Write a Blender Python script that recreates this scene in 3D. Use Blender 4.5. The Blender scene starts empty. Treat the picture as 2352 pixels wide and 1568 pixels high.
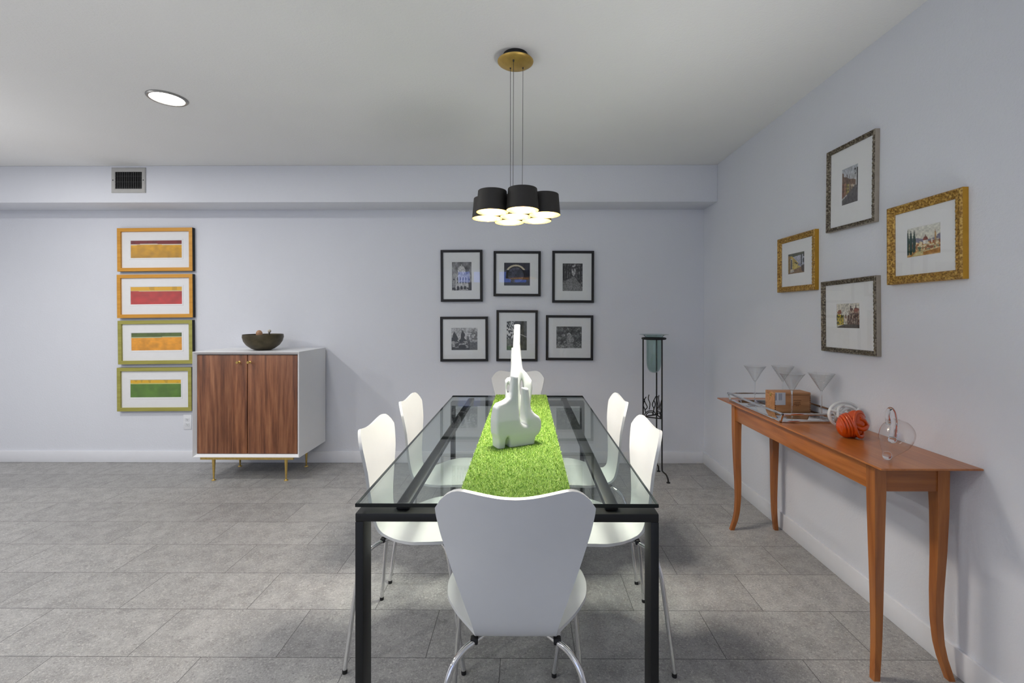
import bpy, bmesh, math, random
import numpy as np
from mathutils import Vector, Matrix
R = math.radians
random.seed(7)
rng = np.random.default_rng(7)
scene = bpy.context.scene
COL = scene.collection

# ------------------------------------------------------------------ camera
F, H, PX, PY, TANYAW = 1060.0, 1.30, 1201.6, 722.0, 0.006
YAW = math.atan(TANYAW)
cam_d = bpy.data.cameras.new('camera')
cam = bpy.data.objects.new('camera', cam_d); COL.objects.link(cam)
cam_d.sensor_width = 36; cam_d.lens = F * 36 / 2352
cam_d.shift_x = (1176 - PX) / 2352
cam_d.shift_y = (PY - 784) / 2352
cam_d.clip_start = .05
cam.location = (0, 0, H); cam.rotation_euler = (R(90), 0, YAW)
scene.camera = cam
_r = Vector((math.cos(YAW), math.sin(YAW), 0)); _f = Vector((-math.sin(YAW), math.cos(YAW), 0))
CP = Vector((0, 0, H))
def ray(px, py): return _r * ((px - PX) / F) + _f + Vector((0, 0, (PY - py) / F))
def onY(px, py, y): d = ray(px, py); return CP + d * (y / d.y)
def onZ(px, py, z): d = ray(px, py); return CP + d * ((z - H) / d.z)
def onX(px, py, x): d = ray(px, py); return CP + d * (x / d.x)

# ------------------------------------------------------------------ materials
def lin(r, g, b):
    f = lambda c: c / 12.92 if c <= .04045 else ((c + .055) / 1.055) ** 2.4
    return (f(r / 255), f(g / 255), f(b / 255), 1)
class NT:
    def __init__(s, name):
        s.m = bpy.data.materials.new(name); s.m.use_nodes = True
        s.t = s.m.node_tree; s.t.nodes.clear()
        s.out = s.t.nodes.new('ShaderNodeOutputMaterial')
    def n(s, typ, **kw):
        nd = s.t.nodes.new('ShaderNode' + typ)
        for k, v in kw.items():
            if k in nd.inputs.keys(): nd.inputs[k].default_value = v
            else: setattr(nd, k, v)
        return nd
    def l(s, a, b): s.t.links.new(a, b)
    def math(s, op, a, b=None):
        nd = s.t.nodes.new('ShaderNodeMath'); nd.operation = op
        for i, v in enumerate((a, b)):
            if v is None: continue
            if isinstance(v, (int, float)): nd.inputs[i].default_value = v
            else: s.l(v, nd.inputs[i])
        return nd.outputs[0]
    def mix(s, fac, a, b, typ='MIX'):
        nd = s.t.nodes.new('ShaderNodeMix'); nd.data_type = 'RGBA'; nd.blend_type = typ
        for key, v in ((0, fac), (6, a), (7, b)):
            if isinstance(v, (int, float, tuple)): nd.inputs[key].default_value = v
            else: s.l(v, nd.inputs[key])
        return nd.outputs[2]
    def ramp(s, fac, stops):
        nd = s.t.nodes.new('ShaderNodeValToRGB'); e = nd.color_ramp.elements
        while len(e) < len(stops): e.new(.5)
        for el, (p, c) in zip(e, stops): el.position = p; el.color = c
        s.l(fac, nd.inputs[0]); return nd.outputs[0]
    def bump(s, h, strength, dist):
        nd = s.t.nodes.new('ShaderNodeBump'); nd.inputs['Strength'].default_value = strength
        nd.inputs['Distance'].default_value = dist; s.l(h, nd.inputs['Height']); return nd.outputs[0]
    def noise(s, vec, scale, detail=3, rough=.5):
        nd = s.t.nodes.new('ShaderNodeTexNoise'); nd.inputs['Scale'].default_value = scale
        nd.inputs['Detail'].default_value = detail; nd.inputs['Roughness'].default_value = rough
        if vec is not None: s.l(vec, nd.inputs['Vector'])
        return nd.outputs[0]
    def coord(s, scale=None, kind='Object'):
        tc = s.t.nodes.new('ShaderNodeTexCoord').outputs[kind]
        if scale is None: return tc
        mp = s.t.nodes.new('ShaderNodeMapping'); mp.inputs['Scale'].default_value = scale
        s.l(tc, mp.inputs['Vector']); return mp.outputs[0]
    def done(s, sh): s.l(sh, s.out.inputs[0]); return s.m
def pmat(name, col, rough=.5, metal=0, var=.06, scale=30, bump=0, bscale=200, **kw):
    """principled material whose colour wanders a little with noise"""
    t = NT(name); p = t.n('BsdfPrincipled')
    c = t.coord()
    d = tuple(x * (1 - var) for x in col[:3]) + (1,); u = tuple(min(1, x * (1 + var)) for x in col[:3]) + (1,)
    t.l(t.ramp(t.noise(c, scale), [(.3, d), (.7, u)]), p.inputs['Base Color'])
    p.inputs['Roughness'].default_value = rough; p.inputs['Metallic'].default_value = metal
    for k, v in kw.items(): p.inputs[k.replace('_', ' ')].default_value = v
    if bump: t.l(t.bump(t.noise(c, bscale, 4), bump, .002), p.inputs['Normal'])
    return t.done(p.outputs[0])
def thin_glass(name, tint=(1, 1, 1, 1), ior=1.5, boost=1.0, rough=0.0):
    """a pane: Fresnel reflection over clear transmission"""
    t = NT(name)
    # the same reflection from either side of the pane
    ge = t.n('NewGeometry'); fr = t.n('Fresnel')
    t.l(t.math('ADD', t.math('MULTIPLY', ge.outputs['Backfacing'], 1 / ior - ior), ior), fr.inputs['IOR']); fac = t.math('MULTIPLY', fr.outputs[0], boost)
    tr = t.n('BsdfTransparent', Color=tint); gl = t.n('BsdfGlossy', Roughness=rough)
    mx = t.n('MixShader'); t.l(fac, mx.inputs[0]); t.l(tr.outputs[0], mx.inputs[1]); t.l(gl.outputs[0], mx.inputs[2])
    return t.done(mx.outputs[0])
def emit(name, col, strength):
    t = NT(name); e = t.n('Emission', Color=col, Strength=strength); return t.done(e.outputs[0])

M = {}
def wall_mat(name, col):
    t = NT(name); p = t.n('BsdfPrincipled', Roughness=.85); c = t.coord(kind='Object')
    t.l(t.ramp(t.noise(c, 3, 2), [(.3, tuple(x * .985 for x in col[:3]) + (1,)), (.7, col)]), p.inputs['Base Color'])
    h = t.math('ADD', t.noise(c, 90, 3), t.math('MULTIPLY', t.noise(c, 240, 2), .5))
    t.l(t.bump(h, .35, .0035), p.inputs['Normal'])
    return t.done(p.outputs[0])
M['wall'] = wall_mat('wall_paint', lin(220, 222, 228))
M['ceiling'] = wall_mat('ceiling_paint', lin(226, 226, 225))
M['trim'] = pmat('trim_paint', lin(228, 229, 233), .45, var=.01)

def floor_mat():
    t = NT('floor_tile'); p = t.n('BsdfPrincipled')
    mp = t.n('Mapping'); mp.inputs['Location'].default_value = (-FX0, -FY0, 0)
    t.l(t.coord(), mp.inputs[0]); v = mp.outputs[0]
    br = t.n('TexBrick', offset=.5, offset_frequency=2, squash=1.0, Color1=(0, 0, 0, 1), Color2=(1, 1, 1, 1), Mortar=(.5, .5, .5, 1))
    br.inputs['Scale'].default_value = 1; br.inputs['Brick Width'].default_value = TILE_L; br.inputs['Row Height'].default_value = TILE_R
    br.inputs['Mortar Size'].default_value = .0013; br.inputs['Mortar Smooth'].default_value = .0; br.inputs['Bias'].default_value = 0
    t.l(v, br.inputs['Vector'])
    rnd = t.n('SeparateColor'); t.l(br.outputs[0], rnd.inputs[0]); rv = rnd.outputs[0]
    # every tile looks up its own piece of stone
    off = t.n('CombineXYZ'); t.l(t.math('MULTIPLY', rv, 37), off.inputs[0]); t.l(t.math('MULTIPLY', rv, 91), off.inputs[1]); t.l(t.math('MULTIPLY', rv, 53), off.inputs[2])
    ad = t.n('VectorMath', operation='ADD'); t.l(v, ad.inputs[0]); t.l(off.outputs[0], ad.inputs[1]); w = ad.outputs[0]
    big = t.noise(w, 3.2, 5, .6); mid = t.noise(w, 14, 5, .65); fine = t.noise(w, 110, 4, .7); grit = t.noise(w, 260, 2, .6)
    base = t.ramp(big, [(.25, lin(134, 133, 132)), (.5, lin(149, 148, 147)), (.75, lin(164, 163, 161))])
    base = t.mix(.55, base, t.ramp(mid, [(.32, lin(118, 117, 116)), (.68, lin(178, 177, 175))]))
    base = t.mix(t.math('MULTIPLY', t.math('GREATER_THAN', fine, .585), .7), base, lin(193, 191, 187))
    base = t.mix(t.math('MULTIPLY', t.math('LESS_THAN', fine, .385), .7), base, lin(92, 90, 88))
    base = t.mix(.25, base, t.ramp(grit, [(.35, lin(95, 94, 92)), (.65, lin(190, 188, 185))]))
    tone = t.ramp(rv, [(0, (.93, .93, .935, 1)), (1, (1.09, 1.09, 1.09, 1))])
    base = t.mix(1, base, tone, 'MULTIPLY')
    col = t.mix(br.outputs[1], base, lin(80, 79, 78))
    t.l(col, p.inputs['Base Color'])
    p.inputs['Roughness'].default_value = .5
    t.l(t.bump(fine, .12, .002), p.inputs['Normal'])
    return t.done(p.outputs[0])

def wood_mat(name, dark, mid_, light, axis='Z', boards=0, rough=.35, gs=1.0, coat=0):
    """grain running along an axis; boards = width of glued boards across X"""
    t = NT(name); p = t.n('BsdfPrincipled', Roughness=rough)
    c = t.coord()
    sc = {'X': (.6, 9, 9), 'Y': (9, .6, 9), 'Z': (9, 9, .6)}[axis]
    if boards:
        sp = t.n('SeparateXYZ'); t.l(c, sp.inputs[0])
        k = t.math('FLOOR', t.math('DIVIDE', t.math('ADD', sp.outputs[0], 10.03), boards))
        wn = t.n('TexWhiteNoise', noise_dimensions='1D'); t.l(k, wn.inputs['W']); rv = wn.outputs[0]
        cb = t.n('CombineXYZ'); t.l(t.math('MULTIPLY', rv, 17), cb.inputs[1]); t.l(t.math('MULTIPLY', rv, 31), cb.inputs[2])
        ad = t.n('VectorMath', operation='ADD'); t.l(c, ad.inputs[0]); t.l(cb.outputs[0], ad.inputs[1]); c = ad.outputs[0]
    mp = t.n('Mapping'); mp.inputs['Scale'].default_value = tuple(x * gs for x in sc); t.l(c, mp.inputs[0])
    warp = t.noise(mp.outputs[0], 1.1, 3, .5)
    g = t.noise(mp.outputs[0], 4.5, 6, .65)
    mp2 = t.n('Mapping'); mp2.inputs['Scale'].default_value = tuple(x * 7 * gs for x in sc); t.l(c, mp2.inputs[0])
    fine = t.noise(mp2.outputs[0], 3, 3, .6)
    ring = t.math('FRACT', t.math('MULTIPLY', warp, 9))
    ring = t.math('ABSOLUTE', t.math('SUBTRACT', ring, .5))
    f = t.math('ADD', t.math('MULTIPLY', g, .6), t.math('ADD', t.math('MULTIPLY', fine, .25), t.math('MULTIPLY', ring, .3)))
    col = t.ramp(f, [(.33, dark), (.5, mid_), (.68, light)])
    if boards:
        col = t.mix(1, col, t.ramp(rv, [(0, (.74, .71, .69, 1)), (.55, (1, 1, 1, 1)), (1, (1.25, 1.24, 1.16, 1))]), 'MULTIPLY')
    if boards:   # a scatter of dark knots and mineral streaks
        mk = t.n('Mapping'); mk.inputs['Scale'].default_value = (1, 1, .34); t.l(c, mk.inputs[0])
        vo = t.n('TexVoronoi', Scale=7.0); t.l(mk.outputs[0], vo.inputs['Vector'])
        kn = t.ramp(vo.outputs['Distance'], [(.03, (1, 1, 1, 1)), (.16, (0, 0, 0, 1))])
        col = t.mix(t.math('MULTIPLY', kn, .6), col, tuple(x * .45 for x in dark[:3]) + (1,))
    t.l(col, p.inputs['Base Color'])
    p.inputs['Coat Weight'].default_value = coat; p.inputs['Coat Roughness'].default_value = .12
    t.l(t.bump(fine, .05, .001), p.inputs['Normal'])
    return t.done(p.outputs[0])

# ------------------------------------------------------------------ mesh building
class MB:
    def __init__(s): s.v = []; s.f = []; s.mi = []
    def add(s, vs, fs, mi=0):
        o = len(s.v); s.v += [tuple(map(float, p)) for p in vs]
        s.f += [tuple(i + o for i in f) for f in fs]; s.mi += [mi] * len(fs); return s
    def bm(s, b, mi=0):
        b.verts.index_update()
        s.add([v.co for v in b.verts], [[v.index for v in f.verts] for f in b.faces], mi); b.free(); return s
    def box(s, lo, hi, bev=0, mi=0, seg=2):
        b = bmesh.new(); bmesh.ops.create_cube(b, size=1)
        for v in b.verts: v.co = Vector([(lo[i] + hi[i]) / 2 + v.co[i] * (hi[i] - lo[i]) for i in range(3)])
        if bev: bmesh.ops.bevel(b, geom=b.edges[:], offset=bev, segments=seg, affect='EDGES', profile=.5)
        return s.bm(b, mi)
    def hexa(s, p, mi=0):
        """8 corners: bottom loop 0-3, top loop 4-7"""
        return s.add(p, [(3, 2, 1, 0), (4, 5, 6, 7), (0, 1, 5, 4), (1, 2, 6, 5), (2, 3, 7, 6), (3, 0, 4, 7)], mi)
    def lathe(s, prof, seg=48, c=(0, 0, 0), mi=0, closed=False):
        """profile of (radius, z) turned about the z axis"""
        vs, fs = [], []; rows = []
        for r, z in prof:
            if r < 1e-6: rows.append([len(vs)]); vs.append((c[0], c[1], c[2] + z))
            else:
                rows.append(list(range(len(vs), len(vs) + seg)))
                vs += [(c[0] + r * math.cos(2 * math.pi * k / seg), c[1] + r * math.sin(2 * math.pi * k / seg), c[2] + z) for k in range(seg)]
        pairs = list(zip(rows, rows[1:])) + ([(rows[-1], rows[0])] if closed else [])
        for a, b in pairs:
            for k in range(seg):
                k2 = (k + 1) % seg
                if len(a) == 1 and len(b) == 1: continue
                if len(a) == 1: fs.append((a[0], b[k2], b[k]))
                elif len(b) == 1: fs.append((a[k], a[k2], b[0]))
                else: fs.append((a[k], a[k2], b[k2], b[k]))
        return s.add(vs, fs, mi)
    def tube(s, pts, r, seg=12, closed=False, caps=True, mi=0):
        P = [Vector(p) for p in pts]; n = len(P)
        rs = r if isinstance(r, (list, tuple)) else [r] * n
        tan = []
        for i in range(n):
            a = P[(i - 1) % n] if closed or i > 0 else P[i]; b = P[(i + 1) % n] if closed or i < n - 1 else P[i]
            tan.append((b - a).normalized())
        up = Vector((0, 0, 1)) if abs(tan[0].z) < .9 else Vector((1, 0, 0))
        nrm = (up - tan[0] * up.dot(tan[0])).normalized(); fr = [nrm]
        for i in range(1, n):
            q = tan[i - 1].rotation_difference(tan[i]); nrm = q @ nrm
            nrm = (nrm - tan[i] * nrm.dot(tan[i])).normalized(); fr.append(nrm)
        tw = 0
        if closed:
            q = tan[-1].rotation_difference(tan[0]); e = q @ fr[-1]
            tw = math.atan2(tan[0].dot(fr[0].cross(e)), fr[0].dot(e))
        vs = []
        for i in range(n):
            bi = tan[i].cross(fr[i]); a0 = -tw * i / n
            for k in range(seg):
                a = 2 * math.pi * k / seg + a0
                vs.append(P[i] + (fr[i] * math.cos(a) + bi * math.sin(a)) * rs[i])
        fs = []
        for i in range(n if closed else n - 1):
            j = (i + 1) % n
            for k in range(seg): fs.append((i * seg + k, i * seg + (k + 1) % seg, j * seg + (k + 1) % seg, j * seg + k))
        if caps and not closed:
            fs.append(tuple(range(seg - 1, -1, -1))); fs.append(tuple((n - 1) * seg + k for k in range(seg)))
        return s.add(vs, fs, mi)
    def ball(s, c, r, mi=0, u=20, v=14):
        rr = r if isinstance(r, (tuple, list)) else (r, r, r)
        b = bmesh.new(); bmesh.ops.create_uvsphere(b, u_segments=u, v_segments=v, radius=1)
        for w in b.verts: w.co = Vector([c[i] + w.co[i] * rr[i] for i in range(3)])
        return s.bm(b, mi)
    def build(s, name, mats, parent=None, smooth=True, ang=38, loc=None, rot=None):
        me = bpy.data.meshes.new(name); me.from_pydata(s.v, [], s.f)
        for m in (mats if isinstance(mats, (list, tuple)) else [mats]): me.materials.append(m)
        if any(s.mi): me.polygons.foreach_set('material_index', s.mi)
        if smooth:
            me.shade_smooth(); me.set_sharp_from_angle(angle=R(ang))
        me.validate(); me.update()
        o = bpy.data.objects.new(name, me); COL.objects.link(o)
        if parent is not None: o.parent = parent
        if loc is not None: o.location = loc
        if rot is not None: o.rotation_euler = rot
        return o
def spline(pts, n=8, closed=False):
    P = [Vector(p) for p in pts]; out = []; m = len(P)
    for i in range(m if closed else m - 1):
        g = (lambda k: P[k % m]) if closed else (lambda k: P[max(0, min(m - 1, k))])
        a, b, c, d = g(i - 1), g(i), g(i + 1), g(i + 2)
        for k in range(n):
            t = k / n
            out.append(.5 * ((2 * b) + (c - a) * t + (2 * a - 5 * b + 4 * c - d) * t * t + (3 * b - a - 3 * c + d) * t ** 3))
    if not closed: out.append(P[-1])
    return out
def tag(o, label, cat, group=None, kind=None):
    o['label'] = label; o['category'] = cat
    if group: o['group'] = group
    if kind: o['kind'] = kind
    return o
def thing(name, label, cat, loc=(0, 0, 0), rot=(0, 0, 0), group=None):
    o = bpy.data.objects.new(name, None); COL.objects.link(o); o.empty_display_size = .05
    o.location = loc; o.rotation_euler = rot
    return tag(o, label, cat, group)
def dup(o, loc, rot, label=None, parent=None):
    c = o.copy(); COL.objects.link(c)
    if parent is not None: c.parent = parent
    else:
        c.location = loc; c.rotation_euler = rot; c['label'] = label
    for ch in list(o.children): dup(ch, None, None, None, c)
    return c
def struct(name, mb, m, **kw):
    o = mb.build(name, m, **kw); o['kind'] = 'structure'; return o
# ------------------------------------------------------------------ room shell
p = onZ(1617, 1063, 0); BACK, RX = p.y, p.x
p = onX(1648, 463, RX); SOF_Y, SOF_Z = p.y, p.z
CEIL = onX(1648, 378, RX).z
LX, REAR = -5.6, -2.3
ja, jb = onZ(1688.4, 1320.7, 0), onZ(1753.6, 1404, 0)
TILE_R = (onZ(1550, 1091.4, 0).y - onZ(1550, 1512, 0).y) / 7
TILE_L = .5687
FY0 = onZ(1600, 1253.6, 0).y % TILE_R
_row = math.floor((ja.y - .1 - FY0) / TILE_R)
FX0 = (ja.x + jb.x) / 2 % TILE_L + (TILE_L / 2 if _row % 2 == 0 else 0)
M['floor'] = floor_mat()
struct('floor', MB().box((LX - .1, REAR - .1, -.08), (RX + .1, BACK + .1, 0)), M['floor'], smooth=False)
struct('ceiling', MB().box((LX - .1, REAR - .1, CEIL), (RX + .1, BACK + .1, CEIL + .1)), M['ceiling'], smooth=False)
struct('wall_back', MB().box((LX - .1, BACK, 0), (RX + .1, BACK + .12, CEIL)), M['wall'], smooth=False)
struct('wall_right', MB().box((RX, REAR - .1, 0), (RX + .12, BACK + .1, CEIL)), M['wall'], smooth=False)
struct('wall_left', MB().box((LX - .12, REAR - .1, 0), (LX, BACK + .1, CEIL)), M['wall'], smooth=False)
struct('wall_rear', MB().box((LX - .1, REAR - .12, 0), (RX + .1, REAR, CEIL)), M['wall'], smooth=False)
struct('wall_bulkhead', MB().box((LX, SOF_Y, SOF_Z), (RX, BACK, CEIL), .004), M['wall'])
BB = onY(1600, 1037.8, BACK - .012).z
def baseboard(lo, hi): return MB().box(lo, hi, .003)
struct('baseboard_back', baseboard((LX, BACK - .013, 0), (RX - .013, BACK, BB)), M['trim'])
struct('baseboard_right', baseboard((RX - .013, REAR, 0), (RX, BACK, BB)), M['trim'])
struct('baseboard_left', baseboard((LX, REAR, 0), (LX + .013, BACK - .013, BB)), M['trim'])
struct('baseboard_rear', baseboard((LX + .013, REAR, 0), (RX - .013, REAR + .013, BB)), M['trim'])
# dusk windows high in the wall behind the camera (seen only as reflections)
M['dusk'] = emit('dusk_sky_pane', (.12, .24, .95, 1), 5)
for i, (x0, x1) in enumerate(((-1.52, -1.26), (-1.17, -1.03), (-.60, -.34), (-.25, .01))):
    w = MB()
    z0, z1, fw = 2.02, 2.26, .022
    for lo, hi in (((x0 - fw, z0 - fw), (x1 + fw, z0)), ((x0 - fw, z1), (x1 + fw, z1 + fw)), ((x0 - fw, z0), (x0, z1)), ((x1, z0), (x1 + fw, z1))):
        w.box((lo[0], REAR, lo[1]), (hi[0], REAR + .025, hi[1]), .003)
    fr = struct('window_%d' % (i + 1), w, M['trim'])
    pn = MB().add([(x0, REAR + .006, z0), (x1, REAR + .006, z0), (x1, REAR + .006, z1), (x0, REAR + .006, z1)], [(3, 2, 1, 0)]).build('window_pane', M['dusk'], fr, smooth=False)

# ------------------------------------------------------------------ lights
world = bpy.data.worlds.new('world'); scene.world = world; world.use_nodes = True
bg = world.node_tree.nodes['Background']; bg.inputs[0].default_value = (.75, .82, 1, 1); bg.inputs[1].default_value = .2
def area(name, loc, size, power, col, rot=(0, 0, 0), spread=180, shape='DISK', size_y=None):
    l = bpy.data.lights.new(name, 'AREA'); l.shape = shape; l.size = size; l.energy = power; l.color = col; l.spread = R(spread)
    if size_y: l.size_y = size_y
    o = bpy.data.objects.new(name, l); COL.objects.link(o); o.location = loc; o.rotation_euler = rot; return o
DL = onZ(384, 225, CEIL)
M['steel_trim'] = pmat('downlight_trim', lin(150, 150, 148), .35, .6)
M['lamp_white'] = emit('downlight_lens', (1, .96, .9, 1), 30)
def downlight(loc, label=None):
    t = thing('recessed_downlight', label, 'ceiling light', loc)
    MB().lathe([(.098, 0), (.098, -.004), (.092, -.009), (.083, -.008), (.079, 0), (.079, .0)], 56).build('trim_ring', M['steel_trim'], t)
    MB().lathe([(0, -.004), (.05, -.0042), (.079, -.0025)], 56).build('lens', M['lamp_white'], t)
    return t
downlight(DL, 'glowing round recessed downlight set in the ceiling above the white cabinet')
SPOTS = [((DL.x, DL.y), 5), ((-3.45, DL.y), 18), ((-4.7, 1.2), 30), ((-2.0, .45), 14), ((-3.5, .3), 24)]
for i, ((x, y), w) in enumerate(SPOTS):
    area('downlight_lamp', (x, y, CEIL - .014), .15, w, (1, .985, .965))
# the rooms behind and to the side: daylight fading through the glazing
area('dusk_glow', (-1.4, REAR + .05, 1.35), 4.0, 15, (.66, .77, 1), (R(90), 0, 0), 170, 'RECTANGLE', 1.9)
# unseen fill lights, added only to lift the ceiling
def aim(a, b): return (Vector(b) - Vector(a)).to_track_quat('-Z', 'Y').to_euler()
for a, b, w, sp in (((-2.6, .5, 1.0), (-2.4, .9, CEIL), 3.5, 130), ((-3.9, 2.3, 1.0), (-3.6, 2.4, CEIL), 6, 130), ((-.3, -.9, 1.0), (-.3, -.7, CEIL), 11, 130),
                    ((1.1, .75, .6), (.5, 2.2, CEIL), 3.4, 76), ((-1.85, .6, .6), (-1.1, 2.1, CEIL), 1.8, 76)):
    area('ceiling_fill', a, .6, w, (1, .99, .985), aim(a, b), sp)
scene.view_settings.view_transform = 'Standard'
scene.view_settings.look = 'None'
scene.view_settings.exposure = 0
scene.view_settings.gamma = 1
scene.view_settings.use_curve_mapping = False
scene.cycles.max_bounces = 14; scene.cycles.transparent_max_bounces = 24
scene.cycles.diffuse_bounces = 6; scene.cycles.glossy_bounces = 6; scene.cycles.transmission_bounces = 10
scene.cycles.caustics_reflective = False; scene.cycles.sample_clamp_indirect = 6
scene.cycles.use_denoising = True
# ------------------------------------------------------------------ little painted / printed images
def vnoise(w, h, cells, seed, ax=1.0):
    g = np.random.default_rng(seed).random((int(cells) + 2, int(cells * ax) + 2))
    y = np.linspace(0, cells - 1e-3, h)[:, None]; x = np.linspace(0, cells * ax - 1e-3, w)[None, :]
    yi, xi = y.astype(int), x.astype(int); fy, fx = y - yi, x - xi
    fy, fx = fy * fy * (3 - 2 * fy), fx * fx * (3 - 2 * fx)
    return (g[yi, xi] * (1 - fx) + g[yi, xi + 1] * fx) * (1 - fy) + (g[yi + 1, xi] * (1 - fx) + g[yi + 1, xi + 1] * fx) * fy
class Art:
    """an image painted in a grid; u to the right, v down, both 0..1"""
    def __init__(s, w, h, col):
        s.w, s.h = w, h; s.a = np.zeros((h, w, 3)); s.a[:] = col
        s.U, s.V = np.meshgrid((np.arange(w) + .5) / w, (np.arange(h) + .5) / h)
    def put(s, m, col, a=1.0):
        m = np.clip(np.asarray(m, float), 0, 1)[..., None] * a
        s.a = s.a * (1 - m) + np.asarray(col, float) * m; return s
    def vgrad(s, c0, c1): s.a = np.asarray(c0, float) * (1 - s.V[..., None]) + np.asarray(c1, float) * s.V[..., None]; return s
    def poly(s, pts, col, a=1.0):
        m = np.zeros((s.h, s.w), bool); n = len(pts)
        for i in range(n):
            (x0, y0), (x1, y1) = pts[i], pts[(i + 1) % n]
            if y0 == y1: continue
            c = ((y0 > s.V) != (y1 > s.V)) & (s.U < (x1 - x0) * (s.V - y0) / (y1 - y0) + x0); m ^= c
        return s.put(m, col, a)
    def rect(s, u0, v0, u1, v1, col, a=1.0): return s.put((s.U >= u0) & (s.U <= u1) & (s.V >= v0) & (s.V <= v1), col, a)
    def ell(s, u, v, ru, rv, col, a=1.0): return s.put(((s.U - u) / ru) ** 2 + ((s.V - v) / rv) ** 2 < 1, col, a)
    def speck(s, cells, seed, amt, ax=1.0): s.a = s.a * (1 + (vnoise(s.w, s.h, cells, seed, ax)[..., None] - .5) * amt); return s
    def mesh(s, name, wd, ht, y, parent, mat):
        w, h = s.w, s.h
        mb = MB(); xs = np.linspace(-wd / 2, wd / 2, w + 1); zs = np.linspace(ht / 2, -ht / 2, h + 1)
        mb.v = [(x, y, z) for z in zs for x in xs]
        mb.f = [(r * (w + 1) + c, (r + 1) * (w + 1) + c, (r + 1) * (w + 1) + c + 1, r * (w + 1) + c + 1) for r in range(h) for c in range(w)]
        mb.mi = [0] * len(mb.f)
        o = mb.build(name, mat, parent, smooth=False)
        c = np.clip(s.a, 0, 255) / 255; c = np.where(c <= .04045, c / 12.92, ((c + .055) / 1.055) ** 2.4)
        e = np.pad(c, ((0, 1), (0, 1), (0, 0)), mode='edge')
        at = o.data.color_attributes.new('paint', 'FLOAT_COLOR', 'POINT')
        at.data.foreach_set('color', np.concatenate([e, np.ones(e.shape[:2] + (1,))], 2).ravel().astype(np.float32))
        return o
t = NT('print_paper'); p = t.n('BsdfPrincipled', Roughness=.6); at = t.n('Attribute', attribute_name='paint')
t.l(at.outputs['Color'], p.inputs['Base Color']); M['print'] = t.done(p.outputs[0])
M['mat_board'] = pmat('mat_board', lin(236, 236, 236), .9, var=.01)
M['mat_grey'] = pmat('mat_board_grey', lin(224, 226, 226), .9, var=.01)
M['pic_glass'] = thin_glass('picture_glass', ior=1.5, boost=1.0)

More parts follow.
